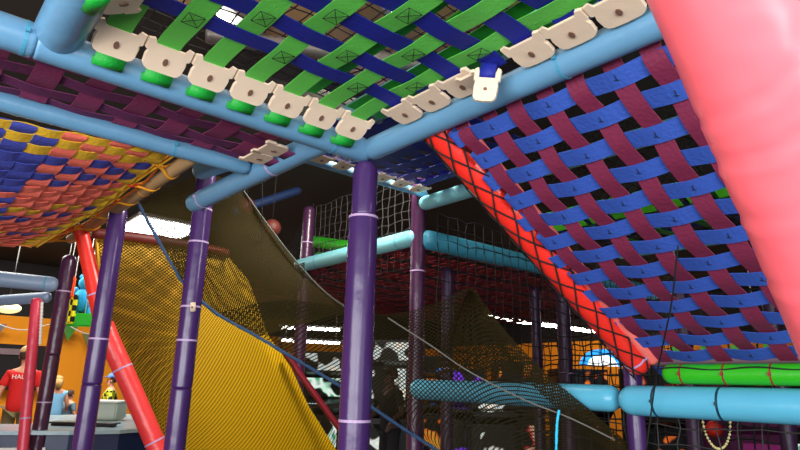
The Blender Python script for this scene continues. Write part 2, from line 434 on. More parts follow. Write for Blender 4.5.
# second layer of green straps lying above near the right beam
for i, x in enumerate((1.23, 1.36, 1.49, 1.62)):
    obj('upper_strap', ribbon([V((x+.05, 2.2, 2.60)), V((x+.03, 1.5, 2.59)), V((x+.0, .9, 2.60)), V((x, .3, 2.60))], .075, V((1, 0, 0)), .002), WDGREEN, net)
# --- plum strap strip between the two left beams
net = thing('strap_deck', 'narrow dark plum strap net between the two blue beams at upper left', 'net', (.6, 2.75, 2.5))
ys = [2.58, 2.74, 2.90, 3.02]
xs = [-.48+.20*i for i in range(10)]
for j, y in enumerate(ys):
    pts = [V((-.5, y, 2.53))]+[V((x, y, 2.53+.007*(1 if (i+j) % 2 else -1))) for i, x in enumerate(xs)]+[V((1.42, y, 2.52))]
    obj('strap', ribbon(catmull(pts, 5), .088, V((0, 1, 0)), .002), WPUR, net)
for i, x in enumerate(xs):
    pts = [V((x, 2.44, 2.545))]+[V((x, y, 2.53-.007*(1 if (i+j) % 2 else -1))) for j, y in enumerate(ys)]+[V((x, 3.04, 2.54))]
    obj('strap', ribbon(catmull(pts, 5), .105, V((1, 0, 0)), .002), WMAG, net)
for y in (2.66, 2.82): add_clip(V((1.36, y, 2.47)), V((-1, 0, 0)), net, WPUR)
# --- sloping blue and maroon net on the right
rampn = thing('strap_ramp', 'sloping net of royal blue and maroon straps between the red tube and pink tube', 'net', (2.6, 1.2, 1.5))
RO_ = V((1.86, 1.86, 2.44)); DU = V((3.30, 1.70, 1.47))-RO_; LU = DU.length; DU = DU/LU
DV = V((0, -1, 0)); NR = DU.cross(DV).normalized()
if NR.z > 0: NR = -NR                 # faces down to the viewer
us = [.03+.139*i for i in range(14)]
vs_ = [.10+.150*j for j in range(12)]
def RP(u, v, h=0): return RO_+DU*u+DV*v+NR*(h+.035*math.sin(PI*min(1, u/LU)))
for i, u in enumerate(us):
    e_ = .01+.03*(i % 2)-.05*u/LU
    pts = [RP(u, e_+.03, -.07), RP(u, e_-.004, -.03), RP(u, e_+.01, .006)]
    for j, v in enumerate(vs_): pts.append(RP(u+.006*math.sin(i*1.7+j*.5), v, .009*(1 if (i+j) % 2 else -1)))
    s = obj('strap', ribbon(catmull(pts, 6), .082, DU, .002), WRB, rampn)
for j, v in enumerate(vs_):
    pts = [RP(-.08, v, -.05)]
    for i, u in enumerate(us): pts.append(RP(u, v+.005*math.sin(i+j*1.3), -.009*(1 if (i+j) % 2 else -1)))
    pts.append(RP(LU+.03, v, -.03))
    obj('strap', ribbon(catmull(pts, 6), .078, DV, .002), WMAR, rampn)
# stitches on blue straps (small dark dots), as one part each
bm = bmesh.new()
for i, u in enumerate(us):
    for j, v in enumerate(vs_):
        if (i+j) % 2:
            c = RP(u, v, .0135)
            add_tube(bm, [c-DU*.018+DV*.004, c+DU*.005], .0016, 4); add_tube(bm, [c+DU*.003-DV*.008, c+DU*.010+DV*.008], .0016, 4)
tag(obj('stitching', bm, THREAD, rampn), kind='stuff')
# green strap ends folded round the foot pipe
for k in range(9):
    v = .19+.15*k
    c = RO_+DU*(LU-.02)+DV*v+NR*(-.03)
    obj('folded_strap_end', ribbon([c+V((-.03, 0, .03)), c+V((0, 0, -.005)), c+V((.04, 0, -.02)), c+V((.09, 0, .01))], .075, V((0, 1, 0)), .003), WGREEN, rampn)
# two thin cords hanging in front of the ramp
def rope(name, P, r, m, label, cat='rope', n=8, seg=6, wr=0, **k):
    bm = bmesh.new(); add_tube(bm, catmull([V(p) for p in P], n), r, seg, True, wr)
    return tag(obj(name, bm, m), label, cat, **k)
rope('cord', [UX(678, 246, 2.5), UX(672, 300, 2.62), UX(664, 340, 2.75), UX(655, 385, 3.05), UX(646, 452, 3.12)], .004, ROPEB, 'thin black cord hanging across the sloping net and cyan beam')
# --- deck behind the ramp with green folded ends
net = thing('strap_deck', 'blue and green strap deck seen through the gaps of the sloping net', 'net', (4.2, .8, 2.5))
xs = [3.62+.15*i for i in range(9)]; ys = [2.5-.16*i for i in range(19)]
for i, x in enumerate(xs):
    obj('strap', ribbon([V((x, 2.7, 2.5)), V((x, 1.0, 2.47)), V((x, -.6, 2.5))], .08, V((1, 0, 0)), .002), WRB if i % 3 else WBLK, net)
for j, y in enumerate(ys):
    obj('strap', ribbon([V((3.5, y, 2.475)), V((4.2, y, 2.45)), V((4.95, y, 2.49))], .07, V((0, 1, 0)), .002), WDGREEN if j % 2 else WBLK, net)
    c = UX(640, 197, 3.42); c.y = 0; c = V((3.40, y, c.z-.02))
    obj('folded_strap_end', ribbon([c+V((.06, 0, .05)), c+V((-.03, 0, .04)), c+V((-.055, 0, 0)), c+V((-.05, 0, -.05)), c+V((.03, 0, -.085))], .115, V((0, 1, 0)), .003), GREENB, net)
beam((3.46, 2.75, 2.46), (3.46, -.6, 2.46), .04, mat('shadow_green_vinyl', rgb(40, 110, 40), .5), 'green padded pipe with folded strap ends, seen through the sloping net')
# --- upper deck beyond the corner post with clips
net = thing('strap_deck', 'navy strap net with cream clips beyond the corner, right of the thick purple post', 'net', (2.6, 3.1, 2.9))
for j in range(8):
    y = 3.46-.15*j
    obj('strap', ribbon([V((1.95, y, 2.93)), V((2.6, y, 2.90)), V((3.25, y, 2.93))], .095, V((0, 1, 0)), .002), WBLUE, net)
for i in range(7):
    x = 2.0+.19*i
    obj('strap', ribbon([V((x, 3.5, 2.91)), V((x, 2.9, 2.89)), V((x, 2.3, 2.91))], .095, V((1, 0, 0)), .002), WBLUE, net)
    add_clip(V((x, 3.48, 2.87)), V((0, -1, 0)), net, WBLUE, loop=False, L=.17, W=.13)
# --- dark red deck far behind
net = thing('strap_deck', 'wide dark red strap deck behind the teal beams, seen from below', 'net', (5, 5.5, 2.5))
rnd = random.Random(5)
xs = [3.45+.135*i for i in range(40)]; ys = [3.78+.14*i for i in range(33)]
for i, x in enumerate(xs):
    pts = [V((x, 3.7, 2.5))]+[V((x, ys[j], 2.49-.05*math.sin(PI*(ys[j]-3.7)/4.6)+.008*(1 if (i+j//3) % 2 else -1))) for j in range(0, 33, 3)]+[V((x, 8.3, 2.5))]
    obj('strap', ribbon(pts, .085, V((1, 0, 0)), .002), WRED if i % 4 else WMAR, net)
for j, y in enumerate(ys):
    pts = [V((3.38, y, 2.5))]+[V((xs[i], y, 2.485-.05*math.sin(PI*(y-3.7)/4.6)+.008*(1 if (i//3+j) % 2 else -1))) for i in range(0, 40, 3)]+[V((8.8, y, 2.5))]
    obj('strap', ribbon(pts, .08, V((0, 1, 0)), .002), WBLK if j % 3 == 1 else WRED, net)
# --- multicoloured hammock
ham = thing('woven_hammock', 'sagging woven hammock of coral, yellow and blue straps at the left', 'hammock', (.5, 4, 2.2))
EDGE = catmull([UZ(172, 150, 2.50), UZ(130, 180, 2.45), UZ(100, 205, 2.38), UZ(60, 228, 2.28), UZ(30, 246, 2.20)], 12)
def HS(u, v, h=0):
    """u along the roped edge 0..1, v away from it to the left in metres"""
    q = min(max(u, 0), 1)*(len(EDGE)-1); i = min(int(q), len(EDGE)-2); e = EDGE[i].lerp(EDGE[i+1], q-i)
    w = min(v/1.9, 1)
    sag = (.05+.17*math.sin(PI*min(1, u*.9+.05)))*math.sin(PI*w)
    return V((e.x-v*.96, e.y+v*.22*(u-.15), e.z-sag-h))
NU, NV = 26, 15
ucol = []
for i in range(NU):
    b = i/NU
    seq = ['Y', 'Y', 'Y', 'B', 'B', 'B', 'B', 'R', 'R', 'R', 'R', 'Y', 'Y', 'B', 'B', 'R', 'R', 'R', 'Y', 'B', 'B', 'R', 'R', 'Y', 'R', 'R']
    ucol.append(seq[i])
CM = {'Y': WYEL, 'B': WHBL, 'R': WCOR}
us2 = [(i+.5)/NU for i in range(NU)]
vs2 = [.04+.112*j for j in range(NV)]
vcol = ['Y', 'R', 'R', 'R', 'R', 'B', 'B', 'B', 'Y', 'Y', 'R', 'R', 'R', 'B', 'B']
for i, u in enumerate(us2):
    pts = [HS(u, -.01)]+[HS(u, v, .006*(1 if (i+j) % 2 else -1)) for j, v in enumerate(vs2)]
    side = (HS(min(1, u+.02), .5)-HS(u-.02, .5))
    wdt = .90*(HS(min(1, u+1/NU), .4)-HS(u, .4)).length
    obj('strap', ribbon(catmull(pts, 4), max(.045, wdt), side, .0015), CM[ucol[i]], ham)
for j, v in enumerate(vs2):
    pts = [HS(0, v)]+[HS(u, v, -.006*(1 if (i+j) % 2 else -1)) for i, u in enumerate(us2)]+[HS(1, v)]
    obj('strap', ribbon(catmull(pts, 4), .104, V((1, 0, .1)), .0015), CM[vcol[j]], ham)
bm = bmesh.new(); add_tube(bm, [HS(k/40, -.02) for k in range(41)], .008, 6); obj('edge_rope', bm, ROPEY, ham)
bm = bmesh.new(); add_tube(bm, [HS(k/40, -.045)+V((0, 0, -.004)) for k in range(41)], .009, 6); obj('edge_rope', bm, WYEL, ham)
# lacing ropes between the hammock edge and the tan pipe
lace = thing('rope_lacing', 'yellow and orange ropes lacing the hammock edge to the tan pipe', 'rope', (1.05, 4, 2.4))
def tanp(y): return V((1.13, 3.1, 2.5)).lerp(V((1.08, 5.7, 2.44)), (y-3.1)/2.6)
for k, (u, y) in enumerate(((.12, 3.45), (.30, 3.75), (.48, 4.15), (.64, 4.6), (.80, 5.0), (.95, 5.5))):
    a = HS(u, 0); b = tanp(y)
    bm = bmesh.new(); add_tube(bm, catmull([a, a.lerp(b, .5)+V((0, 0, -.012)), b+V((0, 0, -.045)), b+V((.045, 0, 0)), b+V((0, 0, .045)), a.lerp(b, .6)+V((0, 0, .01)), a+V((0, .05, 0))], 5), .008, 6)
    obj('rope', bm, ROPEY, lace)
    if k in (1, 2, 4):
        bm = bmesh.new(); add_tube(bm, [a.lerp(b, .15), a.lerp(b, .45)], .014, 8); obj('red_sleeve', bm, RED, lace)
bm = bmesh.new(); add_tube(bm, catmull([HS(.05, -.02)]+[HS(u, -.02).lerp(tanp(3.4+u*2.1), .55) for u in (.2, .4, .6, .8)]+[HS(1, 0)], 8), .008, 6); obj('rope', bm, mat('orange_rope', rgb(245, 120, 20), .6), lace)
# ------------------------------------------------------------------ rope nets (real twine) and fine netting
def grid_pt(C, s, t):
    return C[0].lerp(C[1], s).lerp(C[3].lerp(C[2], s), t)
def twine_net(C, nu, nv, r, sag=0, sagdir=V((0, 0, -1)), diamond=False, jit=.15, seed=1):
    bm = bmesh.new(); rnd = random.Random(seed)
    J = {}
    def pt(i, j):
        if (i, j) not in J:
            J[(i, j)] = grid_pt(C, (i+rnd.uniform(-jit, jit))/nu, (j+rnd.uniform(-jit, jit))/nv)+sagdir*sag*math.sin(PI*i/nu)*math.sin(PI*j/nv)
        return J[(i, j)]
    if not diamond:
        for i in range(nu+1): add_tube(bm, [pt(i, j) for j in range(nv+1)], r, 4, False)
        for j in range(nv+1): add_tube(bm, [pt(i, j) for i in range(nu+1)], r, 4, False)
    else:
        for c in range(-nv, nu+1):
            P = [pt(c+j, j) for j in range(nv+1) if 0 <= c+j <= nu]
            if len(P) > 1: add_tube(bm, P, r, 4, False)
            P = [pt(c+j, nv-j) for j in range(nv+1) if 0 <= c+j <= nu]
            if len(P) > 1: add_tube(bm, P, r, 4, False)
    return bm
def rnet(name, C, nu, nv, r, m, label, **k): return tag(obj(name, twine_net(C, nu, nv, r, **k), m), label, 'net')
rnet('rope_net', [V((3.42, 3.72, 3.2)), V((3.42, 5.5, 3.2)), V((3.42, 5.5, 2.3)), V((3.42, 3.72, 2.3))], 18, 10, .004, GREYN, 'square rope net hung between the two plum posts above the teal beam')
rnet('rope_net', [V((3.5, 5.7, 3.3)), V((4.6, 8.2, 3.3)), V((4.6, 8.2, 1.2)), V((3.5, 5.7, 1.2))], 18, 14, .005, BLACKN, 'black rope net left of the slim plum post in the dark', seed=3)
rnet('rope_net', [V((3.42, 3.54, 2.72)), V((7.6, 3.54, 2.72)), V((7.6, 3.54, 1.35)), V((3.42, 3.54, 1.35))], 36, 12, .0045, BLACKN, 'black square rope net hanging in front of the deep teal beam', seed=4, sag=.05, sagdir=V((0, -1, 0)))
rnet('rope_net', [V((3.5, 2.6, 3.1)), V((3.5, .1, 3.1)), V((3.5, .1, 2.45)), V((3.5, 2.6, 2.45))], 24, 7, .004, BLACKN, 'black diamond rope net seen through the upper gaps of the sloping net', diamond=True, seed=6)
rnet('rope_net', [V((3.48, 3.5, 1.22)), V((3.48, -.4, 1.22)), V((3.48, -.4, .5)), V((3.48, 3.5, .5))], 36, 7, .004, GREYN, 'rope net hanging below the cyan beam', seed=8)
rnet('rope_net', [V((6.5, 4.9, 2.3)), V((6.5, .8, 2.3)), V((6.5, .8, .4)), V((6.5, 4.9, .4))], 34, 16, .009, BLACKN, 'black square rope net in front of the orange lit wall', seed=9)
fu = mesh_mat
def cat_patch(rows, nu=10, nv=10):
    """smooth sheet through a grid of (px, py, depth); UVs in metres"""
    G = [catmull([U(*p) for p in r], nu) for r in rows]
    cols = [catmull([G[i][k] for i in range(len(G))], nv) for k in range(len(G[0]))]
    return cols     # cols[k][l]
def sheet(name, rows, m, label, cat='netting', nu=10, nv=10, parent=None):
    cols = cat_patch(rows, nu, nv); bm = bmesh.new(); uvl = bm.loops.layers.uv.new('UVMap')
    K, L = len(cols), len(cols[0])
    vv = [[bm.verts.new(cols[k][l]) for l in range(L)] for k in range(K)]
    # metre coordinates from mean arclengths
    mu = [0]; mid = L//2
    for k in range(1, K): mu.append(mu[-1]+(cols[k][mid]-cols[k-1][mid]).length)
    mv = [0]; mk = K//2
    for l_ in range(1, L): mv.append(mv[-1]+(cols[mk][l_]-cols[mk][l_-1]).length)
    for k in range(K-1):
        for l_ in range(L-1):
            f = bm.faces.new((vv[k][l_], vv[k+1][l_], vv[k+1][l_+1], vv[k][l_+1]))
            for lp, (a, b) in zip(f.loops, ((k, l_), (k+1, l_), (k+1, l_+1), (k, l_+1))): lp[uvl].uv = (mu[a], mv[b])
    o = obj(name, bm, m, parent)
    if parent is None: tag(o, label, cat)
    return o
NET_Y = mesh_mat('black_mesh_on_yellow', rgb(40, 28, 6), .030, .33)
NET_O = mesh_mat('olive_mesh_dense', rgb(46, 37, 9), .017, .78)
NET_D = mesh_mat('olive_mesh_drape', rgb(34, 28, 8), .030, .46)
NET_E = mesh_mat('olive_mesh_folded', rgb(38, 31, 10), .022, .66)
NET_Y2 = mesh_mat('brown_mesh_on_yellow', rgb(74, 52, 12), .024, .50)
# yellow wall (padded slide side) with a mesh laid in front
def slab_poly(P, n, th, m, name, parent=None):
    bm = bmesh.new(); a = [bm.verts.new(p) for p in P]; b = [bm.verts.new(p+n*th) for p in P]
    bm.faces.new(a); bm.faces.new(b[::-1]); N = len(P)
    for k in range(N): bm.faces.new((a[k], b[k], b[(k+1) % N], a[(k+1) % N]))
    bmesh.ops.recalc_face_normals(bm, faces=bm.faces)
    return obj(name, bm, m, parent, False)
yw = thing('slide_wall', 'tall yellow vinyl slide wall with a dark red top rail', 'slide', UY(240, 450, 5.3))
outl = [(96, 236), (200, 246), (228, 256), (248, 280), (258, 305), (268, 335), (290, 365), (308, 405), (325, 432), (352, 475), (372, 520), (166, 520), (166, 470), (150, 425), (128, 380), (108, 320), (98, 270)]
slab_poly([UY(x, y, 5.3) for x, y in outl], V((0, 1, 0)), .05, YELV, 'vinyl_panel', yw)
bm = bmesh.new(); add_tube(bm, catmull([UY(92, 233, 5.27), UY(140, 238, 5.27), UY(200, 247, 5.27), UY(228, 254, 5.27)], 6), .045, 12); obj('top_rail', bm, mat('brown_red_vinyl', rgb(110, 40, 36), .5), yw)
def dy(x, y, Y): return (x, y, Y/ray(x, y).y)
def ysheet(rows, Y, m, label): return sheet('safety_netting', [[dy(x, y, Y) for x, y in r] for r in rows], m, label)
ysheet([[(98, 238), (150, 243), (205, 250), (240, 262)], [(106, 320), (155, 325), (210, 330), (276, 335)], [(130, 385), (180, 390), (240, 392), (316, 400)], [(166, 470), (220, 475), (290, 480), (366, 480)]], 5.14, NET_Y, 'dark fine mesh stretched over the yellow slide wall')
ysheet([[(98, 240), (140, 244), (196, 248)], [(108, 320), (145, 325), (188, 330)], [(130, 385), (152, 390), (178, 392)], [(166, 470), (172, 475), (178, 480)]], 5.06, NET_Y2, 'second layer of brown mesh over the left edge of the yellow slide wall')
# dense olive netting above it, hanging between the ropes
sheet('safety_netting', [[(140, 203, 4.15), (200, 175, 4.35), (240, 185, 4.5)],
                         [(160, 245, 4.1), (215, 225, 4.3), (270, 228, 4.5)],
                         [(185, 285, 4.05), (240, 265, 4.2), (300, 268, 4.4)],
                         [(212, 312, 4.0), (265, 300, 4.1), (322, 292, 4.2)],
                         [(258, 337, 3.9), (300, 325, 3.95), (350, 312, 4.0)]], NET_O, 'dense olive mesh hanging behind the post between two dark ropes')
sheet('safety_netting', [[(258, 262, 4.5), (280, 268, 4.45), (305, 262, 4.4)],
                         [(262, 286, 4.42), (284, 291, 4.36), (304, 280, 4.3)],
                         [(270, 292, 4.40), (286, 296, 4.36), (300, 290, 4.32)]], NET_E, 'small folded pocket of pale mesh left of the teal beam')
# draped net with a peak, right of the thick post
sheet('safety_netting', [[(212, 314, 4.0), (280, 300, 4.05), (345, 308, 3.95), (390, 314, 3.85), (435, 303, 3.8), (470, 288, 3.8), (486, 306, 3.75), (510, 336, 3.7), (545, 372, 3.6), (590, 410, 3.5), (650, 462, 3.4)],
                         [(262, 338, 3.9), (310, 345, 3.9), (350, 350, 3.85), (400, 352, 3.8), (440, 350, 3.72), (470, 348, 3.66), (490, 362, 3.62), (515, 388, 3.55), (545, 415, 3.5), (585, 442, 3.42), (640, 475, 3.35)],
                         [(310, 368, 3.75), (345, 385, 3.72), (375, 398, 3.7), (410, 412, 3.66), (445, 420, 3.6), (470, 425, 3.56), (495, 435, 3.5), (520, 450, 3.45), (550, 462, 3.4), (590, 475, 3.36), (635, 490, 3.3)],
                         [(350, 398, 3.6), (390, 422, 3.55), (430, 446, 3.5), (460, 462, 3.48), (490, 475, 3.45), (515, 485, 3.4), (535, 492, 3.38), (555, 498, 3.35), (575, 502, 3.32), (600, 508, 3.3), (630, 515, 3.3)]], NET_D, 'fine dark mesh drooping from a peak in front of the cyan beam')
# gathered folds that hang from the peak
fold = thing('netting_fold', 'gathered mesh folds fanning down from the peak of the drooping net', 'netting', U(471, 380, 3.8))
for k, (x1, w) in enumerate(((438, 6), (452, 7), (466, 6), (480, 7), (496, 8), (512, 8))):
    sheet('fold', [[(468+k*.8, 291, 3.76), (470+k*.8, 290, 3.79)], [(470+(x1-470)*.5-w*.5, 325, 3.70), (470+(x1-470)*.5+w*.5, 325, 3.74)], [(x1-w, 372, 3.58), (x1+w, 372, 3.60)]], NET_E, '', parent=fold, nu=3, nv=6)
# edge band of the drape
sheet('netting_hem', [[(486, 306, 3.74), (510, 336, 3.69), (545, 372, 3.59), (590, 410, 3.49), (650, 462, 3.39)],
                      [(478, 318, 3.72), (500, 350, 3.66), (535, 388, 3.57), (582, 430, 3.46), (630, 468, 3.37)]], NET_E, 'doubled olive hem along the right edge of the drooping net')
# ropes
rope('rope', [U(138, 203, 4.15), U(158, 240, 4.1), U(184, 284, 4.05), U(205, 304, 4.0), U(222, 317, 3.95), U(258, 337, 3.88), U(300, 362, 3.78), U(350, 392, 3.6), U(395, 423, 3.5), U(446, 456, 3.42)], .011, ROPEBL, 'blue black rope running down from the tan pipe past the thick purple post', n=14, wr=.5)
rope('rope', [U(240, 186, 4.5), U(270, 228, 4.48), U(300, 266, 4.38), U(325, 292, 4.2), U(348, 309, 3.98)], .007, mat('olive_rope', rgb(70, 74, 62), .7), 'thin dark rope along the upper edge of the dense olive mesh', n=8)
rope('rope', [U(388, 318, 3.8), U(430, 345, 3.66), U(470, 372, 3.55), U(525, 400, 3.5), U(570, 418, 3.42), U(615, 440, 3.36)], .005, mat('grey_rope', rgb(110, 108, 100), .7), 'thin grey rope laced diagonally through the drooping net', n=8)
rope('light_cord', [U(559, 410, 3.38), U(557, 425, 3.37), U(556, 452, 3.36)], .007, LEDC, 'short bright cyan cord hanging on the drooping net', 'cord', wr=.7, n=10)
rope('cord', [U(262, 176, 4.4), U(262, 230, 4.4), U(261, 292, 4.38)], .003, ROPEB, 'thin black cord hanging down into the olive mesh')
# ------------------------------------------------------------------ the room
XA, XB, YA, YB, ZC = -3.0, 15.0, -3.0, 15.0, 3.65
def st(name, bm, m, smooth=False): return tag(obj(name, bm, m, None, smooth), kind='structure')
st('floor', box_bm(((XA+XB)/2, (YA+YB)/2, -.05), XB-XA, YB-YA, .1), FLOOR)
st('ceiling', box_bm(((XA+XB)/2, (YA+YB)/2, ZC+.05), XB-XA, YB-YA, .1), CEIL)
def band_mat(name, zlow, ztop, c):
    m = mat(name, rgb(20, 18, 22), .8); n = m.node_tree.nodes; l = m.node_tree.links
    g = n.new('ShaderNodeNewGeometry'); s = n.new('ShaderNodeSeparateXYZ'); l.new(g.outputs['Position'], s.inputs[0])
    a = n.new('ShaderNodeMath'); a.operation = 'LESS_THAN'; a.inputs[1].default_value = ztop; l.new(s.outputs[2], a.inputs[0])
    mx = n.new('ShaderNodeMix'); mx.data_type = 'RGBA'; mx.inputs[6].default_value = rgb(22, 18, 22); mx.inputs[7].default_value = c
    l.new(a.outputs[0], mx.inputs[0]); l.new(mx.outputs[2], n['Principled BSDF'].inputs['Base Color'])
    return m
OB = band_mat('orange_wall_paint', 0, 2.5, rgb(240, 150, 8))
OB2 = band_mat('orange_wall_paint_low', 0, 2.62, rgb(236, 146, 20))
st('wall_back', box_bm(((XA+XB)/2, YB+.05, ZC/2), XB-XA, .1, ZC), OB)
st('wall_right', box_bm((XB+.05, (YA+YB)/2, ZC/2), .1, YB-YA, ZC), OB2)
wl = bmesh.new()
for (y0, y1, zz0, zz1) in ((YA, -2.2, 0, ZC), (-2.2, 2.4, 0, .4), (-2.2, 2.4, 2.6, ZC), (2.4, YB, 0, ZC)):
    add_box(wl, V((XA-.05, (y0+y1)/2, (zz0+zz1)/2)), V((.05, 0, 0)), V((0, (y1-y0)/2, 0)), V((0, 0, (zz1-zz0)/2)))
st('wall_left', wl, OB)
# unseen front wall behind the viewer, opened up for the added lights
fwl = bmesh.new()
for (x0, x1, zz0, zz1) in ((XA, -2.6, 0, ZC), (-2.6, 3.0, 0, .4), (-2.6, 3.0, 2.6, ZC), (3.0, XB, 0, ZC), (0.1, .3, .4, 2.6)):
    add_box(fwl, V(((x0+x1)/2, YA-.05, (zz0+zz1)/2)), V(((x1-x0)/2, 0, 0)), V((0, .05, 0)), V((0, 0, (zz1-zz0)/2)))
st('wall_front', fwl, DARKW)
# divider between play area and arcade: a dark soffit band
# ceiling troffer seen at upper left
def troffer(cx, cy, sx, sy, label, m=WHITEL, group=None):
    t = thing('ceiling_light', label, 'light', (cx, cy, ZC-.02), group)
    obj('frame', box_bm((cx, cy, ZC-.03), sx+.1, sy+.1, .05, .008), METAL, t, False)
    obj('diffuser', box_bm((cx, cy, ZC-.06), sx, sy, .03, .006), m, t, False)
    return t
troffer(3.02, 9.6, .95, 1.4, 'bright white square ceiling light above the yellow netted wall')
def strip(a, b, label, r=.03, group=None):
    a = V(a); b = V(b); t = thing('tube_light', label, 'light', a, group); d = (b-a)
    s = V((0, 0, 1))
    side = d.cross(s).normalized()
    bm = bmesh.new(); add_box(bm, (a+b)/2+V((0, 0, .05)), d/2, side*.07, V((0, 0, .02))); obj('housing', bm, METAL, t, False)
    n = max(1, int(d.length/1.3)); 
    for k in range(n):
        bm = bmesh.new(); add_tube(bm, [a+d*((k+.04)/n), a+d*((k+.96)/n)], r, 10); obj('tube', bm, FLUO, t)
    for q in (.1, .9):
        bm = bmesh.new(); p = a+d*q; add_tube(bm, [p+V((0, 0, .06)), V((p.x, p.y, ZC))], .006, 5); obj('hanging_rod', bm, METAL, t)
    return t
strip((8.7, 7.75, 2.62), (14.6, 7.75, 2.62), 'long white tube light receding behind the red tube', .045)
strip(UY(279, 327, 12), UY(342, 330, 11.5), 'white tube light seen through the mesh left of the thick post, above its reflection', .04)
strip(UY(279, 340, 12), UY(342, 343.5, 11.5), 'white strip added as mirror reflection of the tube light above, left of the thick post', .03)  # reflection of the upper tube light, built as a second glowing strip
# round lamps glimpsed through the sloping net
for (x, y, lb) in ((679, 301, 'oval white lamp glimpsed through the sloping net, left of two'), (754, 317, 'oval white lamp glimpsed through the sloping net, right of two'), (613, 318, 'small white lamp glimpsed just above the red tube')):
    c = U(x, y, 7.5); t = thing('pendant_lamp', lb, 'light', c)
    bm = bmesh.new(); bmesh.ops.create_icosphere(bm, subdivisions=3, radius=.10, matrix=Matrix.Translation(c) @ Matrix.Diagonal((1.5, 1.5, .55, 1))); obj('globe', bm, WHITEL, t)
    bm = bmesh.new(); add_tube(bm, [c+V((0, 0, .05)), V((c.x, c.y, ZC))], .008, 6); obj('hanging_rod', bm, METAL, t)
# ------------------------------------------------------------------ above the green and navy deck
bm = box_bm((1.35, 2.2, 3.45), 2.3, 2.2, .04)
tag(obj('wood_panel', bm, mat('tan_plywood', rgb(190, 150, 100), .7, .1, 3, .15), None, False), 'tan wooden panel glimpsed above the green and navy deck', 'panel')
rnet('rope_net', [V((.4, 1.0, 3.2)), V((2.6, 1.0, 3.2)), V((2.6, 3.2, 3.2)), V((.4, 3.2, 3.2))], 24, 24, .005, BLACKN, 'black square rope net above the green and navy deck', seed=11)
beam((.62, 2.5, 3.05), (1.5, 1.7, 3.15), .06, RED, 'red padded pipe glimpsed above the green and navy deck')
duct = thing('spiral_duct', 'silver ribbed duct glimpsed above the green and navy deck', 'duct', (1.3, 2.2, 3.0))
bm = bmesh.new(); P = [V((1.05, 2.95, 3.15)).lerp(V((2.3, 2.3, 3.15)), k/60) for k in range(61)]
add_tube(bm, P, [.045+(.005 if k % 2 else 0) for k in range(61)], 16); obj('ribbed_tube', bm, mat('dull_duct_metal', rgb(110, 104, 98), .45, metal=.5), duct)
beam((2.1, 3.2, 3.0), (2.1, .2, 3.0), .10, TEAL, 'thick teal pipe glimpsed above the navy straps near the top edge')
strip((.5, 1.5, 3.30), (1.9, 2.3, 3.30), 'thin white tube light above the green and navy deck', .010)
strip((.3, 2.5, 3.3), (1.4, 3.1, 3.3), 'thin white tube light above the plum strap net', .014)
# ------------------------------------------------------------------ dark posts and shapes in the middle distance
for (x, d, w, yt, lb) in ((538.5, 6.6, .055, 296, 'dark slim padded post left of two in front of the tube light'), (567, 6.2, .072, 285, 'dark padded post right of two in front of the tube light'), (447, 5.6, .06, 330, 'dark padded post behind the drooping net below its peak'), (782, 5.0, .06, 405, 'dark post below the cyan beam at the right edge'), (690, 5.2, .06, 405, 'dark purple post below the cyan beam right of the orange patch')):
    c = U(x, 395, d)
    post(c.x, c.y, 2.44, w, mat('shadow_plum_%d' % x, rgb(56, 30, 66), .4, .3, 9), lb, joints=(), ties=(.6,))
pipe('padded_pipe', U(311, 241, 7.6), U(352, 247, 7.0), .07, GREENV, 'green padded pipe left of the thick purple post above the teal beam', 'pipe')
pipe('padded_pipe', U(318, 255, 7.6), U(335, 262, 6.8), .05, GREENV, 'short green pipe just above the pale teal beam', 'pipe')
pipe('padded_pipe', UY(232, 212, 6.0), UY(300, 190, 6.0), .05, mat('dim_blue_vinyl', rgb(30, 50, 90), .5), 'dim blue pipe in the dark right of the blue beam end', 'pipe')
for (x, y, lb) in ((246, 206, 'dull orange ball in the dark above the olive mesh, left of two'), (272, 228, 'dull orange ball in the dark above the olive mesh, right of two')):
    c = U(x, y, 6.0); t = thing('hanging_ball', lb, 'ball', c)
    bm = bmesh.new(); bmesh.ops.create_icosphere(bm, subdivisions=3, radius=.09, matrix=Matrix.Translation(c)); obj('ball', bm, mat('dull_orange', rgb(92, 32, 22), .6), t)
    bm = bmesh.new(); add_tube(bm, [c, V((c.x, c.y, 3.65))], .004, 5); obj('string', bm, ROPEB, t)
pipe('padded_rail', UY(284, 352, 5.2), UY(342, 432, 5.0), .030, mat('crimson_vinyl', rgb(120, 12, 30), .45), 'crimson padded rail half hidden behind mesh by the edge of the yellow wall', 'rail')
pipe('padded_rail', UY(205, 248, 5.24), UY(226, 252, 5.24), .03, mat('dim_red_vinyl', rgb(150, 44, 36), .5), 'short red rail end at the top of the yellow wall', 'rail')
# ------------------------------------------------------------------ arcade behind
def emat(name, c, s): return mat(name, c, .4, emit=c, estr=s)
def led_mat(name, cols, scale, s):
    m = mat(name, rgb(10, 10, 10), .5); n = m.node_tree.nodes; l = m.node_tree.links; b = n['Principled BSDF']
    tc = n.new('ShaderNodeTexCoord'); vo = n.new('ShaderNodeTexNoise'); vo.inputs['Scale'].default_value = scale*.16; vo.inputs['Detail'].default_value = 1
    l.new(tc.outputs['Object'], vo.inputs['Vector'])
    lit = [c for c in cols if sum(c[:3]) > .02]; cols = [(0, 0, 0, 1)]*3+lit
    cr = n.new('ShaderNodeValToRGB'); l.new(vo.outputs[0], cr.inputs[0])
    while len(cr.color_ramp.elements) < len(cols): cr.color_ramp.elements.new(.5)
    for k, c in enumerate(cols): cr.color_ramp.elements[k].position = .41+.24*k/(len(cols)-1); cr.color_ramp.elements[k].color = c
    l.new(cr.outputs[0], b.inputs['Emission Color']); b.inputs['Emission Strength'].default_value = s*1.6
    return m
K0 = rgb(0, 0, 0)
